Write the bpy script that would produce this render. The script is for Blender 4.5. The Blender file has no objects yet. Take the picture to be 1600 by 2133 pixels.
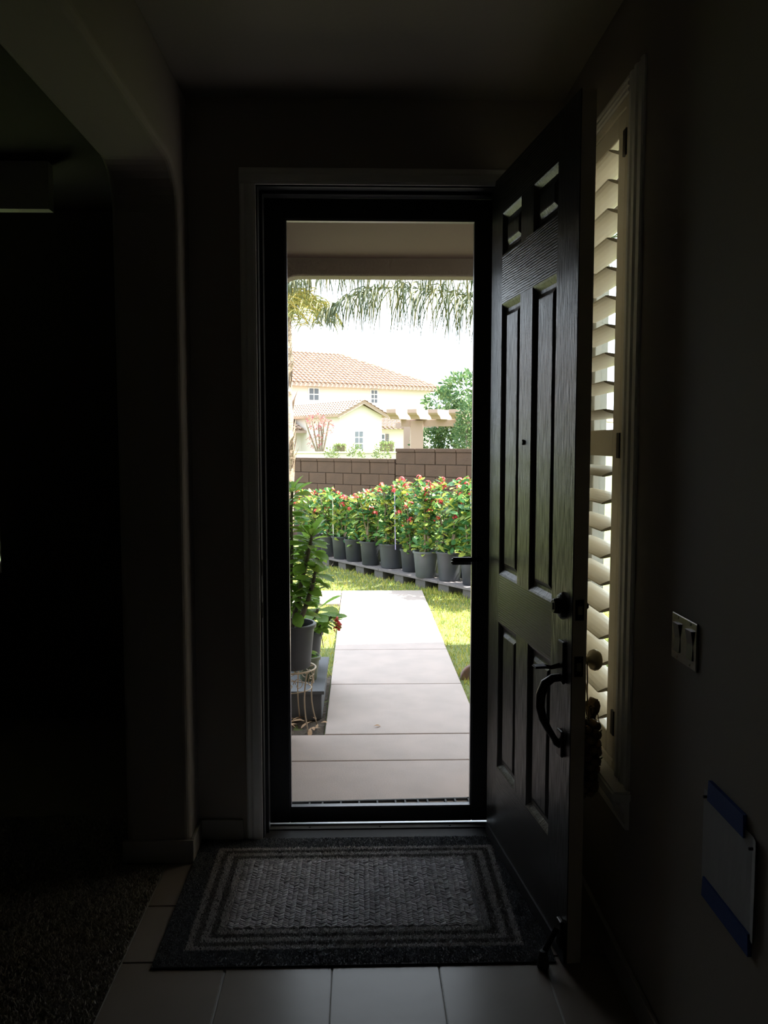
import bpy, bmesh, math, random
import numpy as np
from mathutils import Vector, Matrix, Euler

random.seed(7)
RNG = np.random.default_rng(7)
SC = bpy.context.scene
COL = SC.collection

# ------------------------------------------------------------------ camera
F, CX, CY, VX, VY, H = 1790.0, 800.0, 1066.5, 750.0, 922.0, 1.51
TH = math.atan((CY - VY) / F)
PSI = math.atan((CX - VX) / F * math.cos(TH))
FW = Vector((math.sin(PSI) * math.cos(TH), math.cos(PSI) * math.cos(TH), -math.sin(TH)))
RT = Vector((math.cos(PSI), -math.sin(PSI), 0))
UP = RT.cross(FW)
CAM = Vector((0, 0, H))
cd = bpy.data.cameras.new('camera')
cam = bpy.data.objects.new('camera', cd)
COL.objects.link(cam)
cd.sensor_fit = 'VERTICAL'
cd.sensor_height = 36
cd.lens = F / 2133 * 36
cd.clip_start = 0.02
cd.clip_end = 500
cam.matrix_world = Matrix(((RT.x, UP.x, -FW.x, 0), (RT.y, UP.y, -FW.y, 0), (RT.z, UP.z, -FW.z, H), (0, 0, 0, 1)))
SC.camera = cam


def ray(x, y):
    return FW + RT * ((x - CX) / F) - UP * ((y - CY) / F)


def at_y(x, y, Y):
    d = ray(x, y)
    return CAM + d * (Y / d.y)


def at_z(x, y, z):
    d = ray(x, y)
    return CAM + d * ((z - H) / d.z)


# ------------------------------------------------------------------ sky, sun, exposure
world = bpy.data.worlds.new('sky')
SC.world = world
world.use_nodes = True
bg = world.node_tree.nodes['Background']
bg.inputs['Color'].default_value = (0.80, 0.90, 1.0, 1)
bg.inputs['Strength'].default_value = 2.1
sl = bpy.data.lights.new('sun', 'SUN')
sl.energy = 13.5
sl.angle = 0.009
sl.color = (1.0, 0.95, 0.86)
sun = bpy.data.objects.new('sun', sl)
COL.objects.link(sun)
SUN = Vector((0.70, 0.06, 1.10)).normalized()
sun.rotation_euler = SUN.to_track_quat('Z', 'Y').to_euler()
sun.location = (20, -15, 30)
SC.view_settings.view_transform = 'Standard'
SC.view_settings.look = 'None'
SC.view_settings.gamma = 1.0
SC.view_settings.use_curve_mapping = False
SC.view_settings.exposure = 1.42

# ------------------------------------------------------------------ materials
MATS = {}


def mat(name, col, rough=0.6, metal=0.0, col2=None, nscale=20.0, bump=0.0, bscale=None, stretch=(1, 1, 1),
        island=None, transl=0.0, spec=0.5, detail=4.0):
    if name in MATS:
        return MATS[name]
    m = bpy.data.materials.new(name)
    m.use_nodes = True
    nt = m.node_tree
    b = nt.nodes['Principled BSDF']
    b.inputs['Roughness'].default_value = rough
    b.inputs['Metallic'].default_value = metal
    b.inputs['Specular IOR Level'].default_value = spec
    b.inputs['Base Color'].default_value = (*col, 1)
    tc = nt.nodes.new('ShaderNodeTexCoord')
    mp = nt.nodes.new('ShaderNodeMapping')
    mp.inputs['Scale'].default_value = stretch
    nt.links.new(tc.outputs['Object'], mp.inputs['Vector'])
    csock = None
    if col2:
        nz = nt.nodes.new('ShaderNodeTexNoise')
        nz.inputs['Scale'].default_value = nscale
        nz.inputs['Detail'].default_value = detail
        nt.links.new(mp.outputs['Vector'], nz.inputs['Vector'])
        cr = nt.nodes.new('ShaderNodeValToRGB')
        cr.color_ramp.elements[0].position = 0.35
        cr.color_ramp.elements[1].position = 0.65
        cr.color_ramp.elements[0].color = (*col, 1)
        cr.color_ramp.elements[1].color = (*col2, 1)
        nt.links.new(nz.outputs['Fac'], cr.inputs['Fac'])
        csock = cr.outputs['Color']
    if island:
        g = nt.nodes.new('ShaderNodeNewGeometry')
        cr = nt.nodes.new('ShaderNodeValToRGB')
        els = cr.color_ramp.elements
        while len(els) < len(island):
            els.new(0.5)
        for i, c in enumerate(island):
            els[i].position = i / (len(island) - 1)
            els[i].color = (*c, 1)
        nt.links.new(g.outputs['Random Per Island'], cr.inputs['Fac'])
        csock = cr.outputs['Color']
    if csock:
        nt.links.new(csock, b.inputs['Base Color'])
    if bump:
        n2 = nt.nodes.new('ShaderNodeTexNoise')
        n2.inputs['Scale'].default_value = bscale or nscale
        n2.inputs['Detail'].default_value = 5
        nt.links.new(mp.outputs['Vector'], n2.inputs['Vector'])
        bp = nt.nodes.new('ShaderNodeBump')
        bp.inputs['Strength'].default_value = bump
        bp.inputs['Distance'].default_value = 0.01
        nt.links.new(n2.outputs['Fac'], bp.inputs['Height'])
        nt.links.new(bp.outputs['Normal'], b.inputs['Normal'])
    if transl:
        t = nt.nodes.new('ShaderNodeBsdfTranslucent')
        t.inputs['Color'].default_value = (*col, 1)
        if csock:
            nt.links.new(csock, t.inputs['Color'])
        mx = nt.nodes.new('ShaderNodeMixShader')
        mx.inputs['Fac'].default_value = transl
        nt.links.new(b.outputs['BSDF'], mx.inputs[1])
        nt.links.new(t.outputs['BSDF'], mx.inputs[2])
        nt.links.new(mx.outputs['Shader'], nt.nodes['Material Output'].inputs['Surface'])
    MATS[name] = m
    return m


def yarn(name, cols, tr=0.35):
    m = mat(name, cols[1], 0.95, island=cols, transl=tr)
    b = m.node_tree.nodes['Principled BSDF']
    b.inputs['Sheen Weight'].default_value = 0.8
    b.inputs['Sheen Roughness'].default_value = 0.4
    return m


def grain_mat(name, horizontal):
    """black-brown stained door skin with an embossed wood grain"""
    m = bpy.data.materials.new(name)
    m.use_nodes = True
    nt = m.node_tree
    b = nt.nodes['Principled BSDF']
    b.inputs['Roughness'].default_value = 0.29
    b.inputs['Base Color'].default_value = (0.034, 0.033, 0.032, 1)
    tc = nt.nodes.new('ShaderNodeTexCoord')
    mp = nt.nodes.new('ShaderNodeMapping')
    mp.inputs['Scale'].default_value = (6, 6, 70) if horizontal else (70, 70, 2.5)
    nt.links.new(tc.outputs['Object'], mp.inputs['Vector'])
    nz = nt.nodes.new('ShaderNodeTexNoise')
    nz.inputs['Scale'].default_value = 3.0
    nz.inputs['Detail'].default_value = 6
    nz.inputs['Distortion'].default_value = 0.6
    nt.links.new(mp.outputs['Vector'], nz.inputs['Vector'])
    mp2 = nt.nodes.new('ShaderNodeMapping')
    mp2.inputs['Scale'].default_value = (1.6, 1.6, 11) if horizontal else (9, 9, 0.7)
    nt.links.new(tc.outputs['Object'], mp2.inputs['Vector'])
    wv = nt.nodes.new('ShaderNodeTexWave')
    wv.wave_type = 'RINGS'
    wv.inputs['Scale'].default_value = 3.5
    wv.inputs['Distortion'].default_value = 5.0
    wv.inputs['Detail'].default_value = 3
    wv.inputs['Detail Scale'].default_value = 0.7
    nt.links.new(mp2.outputs['Vector'], wv.inputs['Vector'])
    ad = nt.nodes.new('ShaderNodeMath')
    ad.operation = 'ADD'
    nt.links.new(nz.outputs['Fac'], ad.inputs[0])
    ml = nt.nodes.new('ShaderNodeMath')
    ml.operation = 'MULTIPLY'
    ml.inputs[1].default_value = 0.55
    nt.links.new(wv.outputs['Fac'], ml.inputs[0])
    nt.links.new(ml.outputs[0], ad.inputs[1])
    bp = nt.nodes.new('ShaderNodeBump')
    bp.inputs['Strength'].default_value = 0.6 if horizontal else 0.9
    bp.inputs['Distance'].default_value = 0.0013 if horizontal else 0.0017
    nt.links.new(ad.outputs[0], bp.inputs['Height'])
    nt.links.new(bp.outputs['Normal'], b.inputs['Normal'])
    MATS[name] = m
    return m


def glass_mat():
    m = bpy.data.materials.new('window_glass')
    m.use_nodes = True
    nt = m.node_tree
    b = nt.nodes['Principled BSDF']
    b.inputs['Base Color'].default_value = (0.95, 0.98, 0.97, 1)
    b.inputs['Roughness'].default_value = 0.0
    tr = nt.nodes.new('ShaderNodeBsdfTransparent')
    tr.inputs['Color'].default_value = (0.93, 0.96, 0.95, 1)
    gl = nt.nodes.new('ShaderNodeBsdfGlossy')
    gl.inputs['Roughness'].default_value = 0.02
    mx = nt.nodes.new('ShaderNodeMixShader')
    mx.inputs['Fac'].default_value = 0.07
    nt.links.new(tr.outputs[0], mx.inputs[1])
    nt.links.new(gl.outputs[0], mx.inputs[2])
    nt.links.new(mx.outputs[0], nt.nodes['Material Output'].inputs['Surface'])
    return m


def screen_mat():
    """insect screen: about two thirds open, dark woven wire in between"""
    m = bpy.data.materials.new('insect_screen')
    m.use_nodes = True
    nt = m.node_tree
    b = nt.nodes['Principled BSDF']
    b.inputs['Base Color'].default_value = (0.03, 0.03, 0.033, 1)
    b.inputs['Roughness'].default_value = 0.5
    tr = nt.nodes.new('ShaderNodeBsdfTransparent')
    mx = nt.nodes.new('ShaderNodeMixShader')
    mx.inputs['Fac'].default_value = 0.66
    nt.links.new(b.outputs[0], mx.inputs[1])
    nt.links.new(tr.outputs[0], mx.inputs[2])
    nt.links.new(mx.outputs[0], nt.nodes['Material Output'].inputs['Surface'])
    return m


M_WALL = mat('wall_paint', (0.33, 0.295, 0.255), 0.85, bump=0.04, nscale=60)
M_CEIL = mat('ceiling_paint', (0.33, 0.305, 0.265), 0.9, bump=0.08, nscale=50)
M_TRIM = mat('trim_paint', (0.78, 0.77, 0.75), 0.4)
M_TILE = mat('floor_tile', (0.25, 0.21, 0.18), 0.3, spec=0.27, col2=(0.23, 0.195, 0.165), nscale=6, bump=0.05, bscale=14)
M_GROUT = mat('grout', (0.45, 0.43, 0.40), 0.9)
M_CARPET = yarn('carpet_pile', [(0.20, 0.175, 0.145), (0.32, 0.29, 0.24), (0.45, 0.41, 0.34)])
M_BLACK = mat('black_aluminium', (0.016, 0.018, 0.024), 0.4)
M_ALU = mat('mill_aluminium', (0.55, 0.56, 0.58), 0.38, metal=0.9)
M_BRONZE = mat('aged_bronze', (0.028, 0.024, 0.021), 0.32, metal=0.7)
M_BRASS = mat('antique_brass', (0.42, 0.37, 0.27), 0.42, metal=0.9)
M_GRAINV = grain_mat('door_grain_upright', False)
M_GRAINH = grain_mat('door_grain_level', True)
M_SHUT = mat('shutter_paint', (0.84, 0.78, 0.65), 0.4)
M_VINYL = mat('window_vinyl', (0.55, 0.53, 0.48), 0.5)
M_GLASS = glass_mat()
M_SCREEN = screen_mat()
M_CONC = mat('concrete', (0.45, 0.375, 0.345), 0.85, col2=(0.40, 0.34, 0.315), nscale=5, bump=0.15, bscale=120)
M_SOIL = mat('soil', (0.05, 0.038, 0.028), 0.95, col2=(0.09, 0.07, 0.05), nscale=30, bump=0.8, bscale=60)
M_LAWN = mat('lawn_ground', (0.10, 0.13, 0.04), 0.95, col2=(0.16, 0.18, 0.06), nscale=4)
M_GRASS = mat('grass_blade', (0.2, 0.3, 0.06), 0.7, island=[(0.15, 0.23, 0.03), (0.29, 0.37, 0.06), (0.52, 0.50, 0.10), (0.58, 0.46, 0.12)], transl=0.3)
M_STUCCO = mat('porch_stucco', (0.27, 0.225, 0.18), 0.9, bump=0.5, nscale=60)
M_POT = mat('nursery_pot', (0.026, 0.029, 0.036), 0.5, col2=(0.036, 0.040, 0.049), nscale=5)
M_POTL = mat('pale_nursery_pot', (0.07, 0.078, 0.085), 0.5, col2=(0.095, 0.105, 0.11), nscale=5)
M_LEAF = mat('thorn_leaf', (0.1, 0.2, 0.05), 0.4, island=[(0.035, 0.12, 0.05), (0.07, 0.20, 0.07), (0.13, 0.28, 0.07), (0.30, 0.40, 0.08), (0.50, 0.46, 0.07)], transl=0.35)
M_LEAF1 = mat('young_thorn_leaf', (0.15, 0.30, 0.05), 0.38, col2=(0.22, 0.38, 0.06), nscale=18, transl=0.55)
M_LEAF2 = mat('old_thorn_leaf', (0.30, 0.38, 0.06), 0.42, col2=(0.17, 0.31, 0.06), nscale=18, transl=0.55)
M_STEM = mat('thorny_stem', (0.10, 0.085, 0.065), 0.9, col2=(0.18, 0.155, 0.12), nscale=60, bump=0.5)
M_STEMG = mat('row_stem', (0.26, 0.20, 0.14), 0.9, col2=(0.16, 0.13, 0.09), nscale=30)
M_FLOWER = mat('red_flower', (0.62, 0.03, 0.05), 0.5, island=[(0.60, 0.02, 0.04), (0.75, 0.08, 0.09), (0.78, 0.16, 0.13)], transl=0.3)
M_PLANK = mat('weathered_plank', (0.17, 0.15, 0.15), 0.9, col2=(0.12, 0.105, 0.105), nscale=8, stretch=(1, 8, 8))
M_BLOCKF = mat('cement_block', (0.10, 0.092, 0.085), 0.95, bump=0.4, nscale=40)
M_BLOCK = mat('slump_block', (0.115, 0.068, 0.05), 0.95, col2=(0.09, 0.055, 0.042), nscale=3, bump=0.5, bscale=40)
M_MORTAR = mat('mortar', (0.085, 0.062, 0.05), 0.95)
M_HOUSE = mat('house_stucco', (0.70, 0.65, 0.59), 0.9)
M_ROOF = mat('clay_roof_tile', (0.34, 0.23, 0.17), 0.85, col2=(0.42, 0.31, 0.23), nscale=2.5)
M_FASCIA = mat('fascia_paint', (0.36, 0.27, 0.22), 0.8)
M_PANE = mat('dark_pane', (0.10, 0.115, 0.13), 0.1)
M_PERG = mat('pergola_paint', (0.40, 0.29, 0.24), 0.8)
M_TREE = mat('tree_leaf', (0.1, 0.2, 0.08), 0.5, island=[(0.05, 0.12, 0.05), (0.11, 0.20, 0.08), (0.2, 0.27, 0.1)], transl=0.35)
M_HEDGE = mat('hedge_leaf', (0.1, 0.2, 0.08), 0.5, island=[(0.09, 0.15, 0.05), (0.16, 0.23, 0.06), (0.24, 0.25, 0.08)], transl=0.3)
M_BOUG = mat('bougainvillea_leaf', (0.45, 0.12, 0.2), 0.6, island=[(0.36, 0.07, 0.12), (0.42, 0.20, 0.2), (0.30, 0.2, 0.12)], transl=0.35)
M_TRUNK = mat('palm_trunk', (0.40, 0.31, 0.23), 0.95, col2=(0.26, 0.19, 0.14), nscale=14, stretch=(1, 1, 3), bump=0.8)
M_FROND = mat('palm_leaflet', (0.2, 0.25, 0.1), 0.5, island=[(0.035, 0.055, 0.03), (0.06, 0.085, 0.035), (0.13, 0.12, 0.03)], transl=0.15)
M_FRONDY = mat('dry_palm_leaflet', (0.3, 0.28, 0.1), 0.5, island=[(0.09, 0.13, 0.05), (0.22, 0.21, 0.05), (0.38, 0.26, 0.06)], transl=0.2)
M_WIRE = mat('stand_wire', (0.42, 0.33, 0.24), 0.5, metal=0.3)
M_BOX = mat('grey_platform', (0.11, 0.115, 0.13), 0.8, col2=(0.085, 0.09, 0.10), nscale=5)
M_DRY = mat('dry_leaf', (0.36, 0.20, 0.10), 0.8, col2=(0.48, 0.34, 0.22), nscale=20)
M_RUBBER = mat('black_rubber', (0.02, 0.02, 0.022), 0.7)
M_TERRA = mat('terracotta', (0.20, 0.09, 0.065), 0.85, col2=(0.13, 0.10, 0.085), nscale=12, bump=0.3)
M_RUGD = yarn('rug_slate', [(0.11, 0.125, 0.15), (0.16, 0.18, 0.21), (0.22, 0.24, 0.27)])
M_RUGL = yarn('rug_light', [(0.72, 0.69, 0.70), (0.80, 0.77, 0.78), (0.88, 0.85, 0.86)])
M_RUGB = yarn('rug_taupe', [(0.18, 0.165, 0.165), (0.25, 0.235, 0.235), (0.32, 0.30, 0.295)])
M_PAPER = mat('white_paper', (0.42, 0.42, 0.43), 0.8)
M_TAPE = mat('blue_masking_tape', (0.008, 0.05, 0.24), 0.7)
M_PLATE = mat('bronze_plate', (0.20, 0.185, 0.16), 0.25, metal=0.9)
M_ROCK = mat('dark_rocker', (0.10, 0.095, 0.085), 0.3)
M_CORD = mat('twine', (0.35, 0.26, 0.15), 0.9)
M_RIBBON = mat('brown_ribbon', (0.26, 0.17, 0.11), 0.7, transl=0.25)
M_BELL = mat('dull_brass_bell', (0.20, 0.14, 0.07), 0.35, metal=0.8)
M_DARK = mat('left_room_shade', (0.07, 0.062, 0.055), 0.9)  # the unlit room's darkness is put into this colour


# ------------------------------------------------------------------ mesh helpers
class MB:
    def __init__(s):
        s.v = []
        s.f = []

    def add(s, vs, fs):
        o = len(s.v)
        s.v += [tuple(p) for p in vs]
        s.f += [tuple(i + o for i in q) for q in fs]
        return s

    def box(s, x0, x1, y0, y1, z0, z1):
        return s.add([(x0, y0, z0), (x1, y0, z0), (x1, y1, z0), (x0, y1, z0), (x0, y0, z1), (x1, y0, z1), (x1, y1, z1), (x0, y1, z1)],
                     [(0, 3, 2, 1), (4, 5, 6, 7), (0, 1, 5, 4), (1, 2, 6, 5), (2, 3, 7, 6), (3, 0, 4, 7)])

    def bevbox(s, x0, x1, y0, y1, z0, z1, b):
        bm = bmesh.new()
        bmesh.ops.create_cube(bm, size=1)
        for v in bm.verts:
            v.co = Vector(((x0 + x1) / 2 + v.co.x * (x1 - x0), (y0 + y1) / 2 + v.co.y * (y1 - y0), (z0 + z1) / 2 + v.co.z * (z1 - z0)))
        bmesh.ops.bevel(bm, geom=bm.edges[:], offset=b, segments=2, affect='EDGES')
        bm.verts.index_update()
        s.add([v.co[:] for v in bm.verts], [[v.index for v in f.verts] for f in bm.faces])
        bm.free()
        return s

    def tube(s, pts, rad, n=8, cap=True):
        pts = [Vector(p) for p in pts]
        if not hasattr(rad, '__len__'):
            rad = [rad] * len(pts)
        rings = []
        up = None
        for i, p in enumerate(pts):
            t = (pts[min(i + 1, len(pts) - 1)] - pts[max(i - 1, 0)])
            if t.length < 1e-9:
                t = Vector((0, 0, 1))
            t.normalize()
            if up is None:
                up = t.orthogonal().normalized()
            up = (up - t * up.dot(t))
            up = up.normalized() if up.length > 1e-6 else t.orthogonal().normalized()
            w = t.cross(up)
            rings.append([p + (up * math.cos(2 * math.pi * k / n) + w * math.sin(2 * math.pi * k / n)) * rad[i] for k in range(n)])
        vs = [q for r in rings for q in r]
        fs = []
        for i in range(len(pts) - 1):
            for k in range(n):
                a = i * n + k
                b = i * n + (k + 1) % n
                fs.append((a, b, b + n, a + n))
        if cap:
            fs.append(tuple(range(n - 1, -1, -1)))
            fs.append(tuple(range((len(pts) - 1) * n, len(pts) * n)))
        return s.add(vs, fs)

    def lathe(s, prof, c=(0, 0, 0), n=24, axis='Z'):
        vs, fs = [], []
        for r, h in prof:
            for k in range(n):
                a = 2 * math.pi * k / n
                p = (r * math.cos(a), r * math.sin(a), h)
                if axis == 'X':
                    p = (h, r * math.cos(a), r * math.sin(a))
                elif axis == 'Y':
                    p = (r * math.cos(a), h, r * math.sin(a))
                vs.append((p[0] + c[0], p[1] + c[1], p[2] + c[2]))
        for i in range(len(prof) - 1):
            for k in range(n):
                a = i * n + k
                b = i * n + (k + 1) % n
                fs.append((a, b, b + n, a + n))
        return s.add(vs, fs)

    def prism(s, poly, a0, a1, axis='Y'):
        """extrude a 2D polygon along an axis; poly in the other two coordinates"""
        n = len(poly)

        def P(u, v, w):
            return {'X': (w, u, v), 'Y': (u, w, v), 'Z': (u, v, w)}[axis]
        vs = [P(u, v, a0) for u, v in poly] + [P(u, v, a1) for u, v in poly]
        fs = [tuple(range(n)), tuple(range(2 * n - 1, n - 1, -1))]
        fs += [(k, (k + 1) % n + 0, (k + 1) % n + n, k + n) for k in range(n)]
        return s.add(vs, fs)

    def xform(s, M, start=0):
        for i in range(start, len(s.v)):
            s.v[i] = tuple(M @ Vector(s.v[i]))
        return s

    def mesh(s, name, m, smooth=False):
        me = bpy.data.meshes.new(name)
        me.from_pydata(s.v, [], s.f)
        me.validate()
        bm = bmesh.new()
        bm.from_mesh(me)
        bmesh.ops.recalc_face_normals(bm, faces=bm.faces[:])
        bm.to_mesh(me)
        bm.free()
        if m:
            me.materials.append(m)
        if smooth:
            me.polygons.foreach_set('use_smooth', [True] * len(me.polygons))
        return me

    def build(s, name, m, parent=None, smooth=False, local=False):
        """mesh given in world coordinates unless local; parents are unrotated then"""
        me = s.mesh(name, m, smooth)
        o = bpy.data.objects.new(name, me)
        COL.objects.link(o)
        if parent:
            o.parent = parent
            if not local:
                off = Vector((0, 0, 0))
                p = parent
                while p:
                    off += p.location
                    p = p.parent
                me.transform(Matrix.Translation(-off))
        return o


def smooth_angle(o, deg=40):
    for p in o.data.polygons:
        p.use_smooth = True
    try:
        o.data.set_sharp_from_angle(angle=math.radians(deg))
    except Exception:
        pass
    return o


def bevel(o, w, seg=2, ang=40):
    b = o.modifiers.new('soft_edges', 'BEVEL')
    b.width = w
    b.segments = seg
    b.limit_method = 'ANGLE'
    b.angle_limit = math.radians(ang)
    return o


def empty(name, loc=(0, 0, 0), rz=0.0):
    o = bpy.data.objects.new(name, None)
    COL.objects.link(o)
    o.location = loc
    o.rotation_euler = (0, 0, rz)
    o.empty_display_size = 0.1
    return o


def tag(o, label=None, cat=None, group=None, kind=None):
    if label:
        o['label'] = label
    if cat:
        o['category'] = cat
    if group:
        o['group'] = group
    if kind:
        o['kind'] = kind
    return o


def inst(me, name, parent, M):
    o = bpy.data.objects.new(name, me)
    COL.objects.link(o)
    o.parent = parent
    o.matrix_basis = M
    return o


def soup(name, V, Fa, m, parent=None, loc=(0, 0, 0)):
    """fast mesh from numpy triangles"""
    me = bpy.data.meshes.new(name)
    V = np.asarray(V, np.float32) - np.asarray(loc, np.float32)
    Fa = np.asarray(Fa, np.int32)
    k = Fa.shape[1]
    me.vertices.add(len(V))
    me.vertices.foreach_set('co', V.ravel())
    me.loops.add(Fa.size)
    me.loops.foreach_set('vertex_index', Fa.ravel())
    me.polygons.add(len(Fa))
    me.polygons.foreach_set('loop_start', np.arange(0, Fa.size, k, dtype=np.int32))
    me.polygons.foreach_set('loop_total', np.full(len(Fa), k, dtype=np.int32))
    me.update(calc_edges=True)
    me.validate()
    me.materials.append(m)
    o = bpy.data.objects.new(name, me)
    COL.objects.link(o)
    if parent:
        o.parent = parent
    return o


def tufts(name, P, h, r, m, parent=None, loc=(0, 0, 0)):
    """small three-sided yarn tufts standing at points P (n,3)"""
    n = len(P)
    a = RNG.uniform(0, 2 * math.pi, n)
    lean = RNG.normal(0, 0.45, (n, 2)) * h
    V = np.zeros((n, 4, 3))
    rr = r * RNG.uniform(0.7, 1.3, n)
    for k in range(3):
        V[:, k, 0] = P[:, 0] + rr * np.cos(a + k * 2.0944)
        V[:, k, 1] = P[:, 1] + rr * np.sin(a + k * 2.0944)
        V[:, k, 2] = P[:, 2]
    V[:, 3, :2] = P[:, :2] + lean
    V[:, 3, 2] = P[:, 2] + h * RNG.uniform(0.6, 1.2, n)
    b = np.arange(n)[:, None] * 4
    Fa = np.concatenate([b + np.array([[0, 1, 3]]), b + np.array([[1, 2, 3]]), b + np.array([[2, 0, 3]])])
    return soup(name, V.reshape(-1, 3), Fa, m, parent, loc)


# ================================================================== THE ROOM
YF, XL, XR, ZC, SOF = 3.18, -0.615, 0.735, 2.735, 2.43
XLO = -0.842            # far face of the left wall
YO = 3.33               # outer face of the front wall

EC_ = -0.702
# floor: grout bed with loose tiles, 12-inch squares
floor = MB().box(EC_ + .001, XR, -3.0, YF, -0.09, -0.004).build('floor', M_GROUT)
tag(floor, kind='structure')
tm = MB().bevbox(-0.1515, 0.1515, -0.1515, 0.1515, -0.012, 0, 0.002).mesh('tile', M_TILE)
gx, gy, TS = -0.0835, 2.408, 0.3075
for i in range(-2, 3):
    for j in range(-6, 3):
        cx, cy = gx + (i + 0.5) * TS, gy + (j + 0.5) * TS
        if cx < XR and cy + TS / 2 < YF + 0.16:
            sx = 1.0
            x0, x1 = cx - TS / 2, min(cx + TS / 2, XR)
            if x1 - x0 < 0.05:
                continue
            M = Matrix.Translation(((x0 + x1) / 2, min(cy, YF - 0.09) if cy + TS / 2 > YF else cy, 0))
            ysc = ((YF - (cy - TS / 2)) / TS) if cy + TS / 2 > YF else 1.0
            if ysc < 0.05:
                continue
            M = Matrix.Translation(((x0 + x1) / 2, (cy - TS / 2 + min(cy + TS / 2, YF)) / 2, 0)) @ Matrix.Diagonal(((x1 - x0) / TS, ysc, 1, 1))
            inst(tm, 'tile', floor, M)

# carpet of the room on the left
XLO_ = -0.842
EC, Y0_ = -0.702, 0.55
cb = MB().box(-4.19, XLO_ - .005, -.99, 4.69, -0.09, -0.002).box(XLO_ - .005, EC, Y0_ + .01, 3.005, -0.09, -0.002).build('carpet', mat('carpet_base', (0.15, 0.13, 0.11), 0.95))
tag(cb, 'dim brown-grey carpet running from the tiles into the dark room', 'carpet', kind='stuff')
n = 42000
P = np.stack([RNG.uniform(-1.55, EC, n), RNG.uniform(1.8, 3.4, n), np.full(n, -0.002)], 1)
P = P[(P[:, 0] < XLO_ - .01) | (P[:, 1] < 2.99)]
tufts('pile', P, 0.009, 0.0042, M_CARPET, cb)['kind'] = 'stuff'

# left wall with its wide round-cornered drywall opening
R = 0.14
Y0, Y1 = 0.55, 3.012
poly = [(-3, -0.09), (-3, ZC), (YF + .1, ZC), (YF + .1, -0.09), (Y1, -0.09)]
for k in range(9):
    a = math.pi / 2 * k / 8
    poly.append((Y1 - R + R * math.cos(a), SOF - R + R * math.sin(a)))
for k in range(9):
    a = math.pi / 2 + math.pi / 2 * k / 8
    poly.append((Y0 + R + R * math.cos(a), SOF - R + R * math.sin(a)))
poly.append((Y0, -0.09))
wl = MB().prism(poly, XLO, XL, 'X').build('wall_left', M_WALL)
bevel(wl, 0.02, 4, 50)
tag(wl, kind='structure')

# front wall with the door opening (and the strip of wall towards the porch)
DX0, DX1, DZ = -0.385, 0.545, 2.445
WT0 = .11
mb = MB()
mb.box(XL - .1, DX0, YF, YO, -0.3, ZC + .1).box(DX1, XR + WT0, YF, YO, -0.3, ZC + .1).box(DX0, DX1, YF, YO, DZ, ZC + .1)
tag(mb.build('wall_front', M_WALL), kind='structure')

# right wall with the window opening
WY0, WY1, WZ0, WZ1 = 2.385, 2.98, 0.56, 2.455
WT = .11               # right wall thickness
mb = MB()
mb.box(XR, XR + WT, -3, WY0, -0.3, ZC + .1).box(XR, XR + WT, WY1, YF, -0.3, ZC + .1)
mb.box(XR, XR + WT, WY0, WY1, -0.3, WZ0).box(XR, XR + WT, WY0, WY1, WZ1, ZC + .1)
tag(mb.build('wall_right', M_WALL), kind='structure')
tag(MB().box(XL + .001, XR - .001, -1.9, -1.75, -0.003, ZC - .001).build('wall_back', mat('back_wall_bounce', (.72, .70, .66), .85)), kind='structure')  # unseen back wall, set closer and made pale to bounce door light
tag(MB().box(XLO, XR + .15, -3.15, 4.85, ZC, ZC + .15).build('ceiling', M_CEIL), kind='structure')
tag(MB().box(-4.35, XLO - .001, -3.15, 4.85, ZC, ZC + .15).build('ceiling_left', M_DARK), kind='structure')  # separate ceiling piece with the room's shade in its colour
# the room on the left
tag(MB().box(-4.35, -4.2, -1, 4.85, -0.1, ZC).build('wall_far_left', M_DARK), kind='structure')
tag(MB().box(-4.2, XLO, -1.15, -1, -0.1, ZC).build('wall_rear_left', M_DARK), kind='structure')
V2X0, V2X1, V2Z0, V2Z1 = -3.0, -1.955, 0.80, 2.1
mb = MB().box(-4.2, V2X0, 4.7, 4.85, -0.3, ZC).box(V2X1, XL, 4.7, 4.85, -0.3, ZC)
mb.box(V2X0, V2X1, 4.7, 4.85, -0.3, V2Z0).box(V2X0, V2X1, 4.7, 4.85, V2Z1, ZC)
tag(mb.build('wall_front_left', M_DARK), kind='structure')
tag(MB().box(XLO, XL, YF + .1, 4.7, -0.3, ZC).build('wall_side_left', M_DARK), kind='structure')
tag(MB().box(-4.2, -1.36, 3.9, 3.96, 2.53, ZC).build('trim_3', M_TRIM), kind='structure')

# baseboards
M_BASE = mat('baseboard_paint', (0.36, 0.34, 0.31), 0.5)
tag(bevel(MB().box(XL, DX0 - 0.062, YF - 0.014, YF, 0, 0.085).build('baseboard_front', M_BASE), .004), kind='structure')
tag(bevel(MB().box(XR - 0.014, XR, -1.74, YF, 0, 0.085).build('baseboard_right', M_BASE), .004), kind='structure')
mb = MB().box(XL, XL + .014, Y1, YF, 0, .085).box(XLO - .014, XL + .014, Y1 - .014, Y1, 0, .085)
tag(bevel(mb.build('baseboard_left', M_BASE), .004), kind='structure')


# door casing: stepped moulding on three sides
def casing_frame(y, x0, x1, z0, z1, w):
    mb = MB()
    prof = [(0, 0), (0, .010), (.010, .014), (w * .55, .017), (w * .7, .012), (w - .006, .012), (w, .008), (w, 0)]
    # left, right legs, then the head
    mb.prism([(x0 - u, y - d) for u, d in prof], z0, z1 + w * .0, 'Z')
    mb.prism([(x1 + u, y - d) for u, d in prof], z0, z1, 'Z')
    mb.prism([(y - d, z1 + u) for u, d in prof], x0 - w, x1 + w, 'X')
    return mb


tag(casing_frame(YF, DX0 + .012, DX1 - .012, 0, DZ - .012, .058).build('trim_1', M_TRIM), kind='structure')
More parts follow.
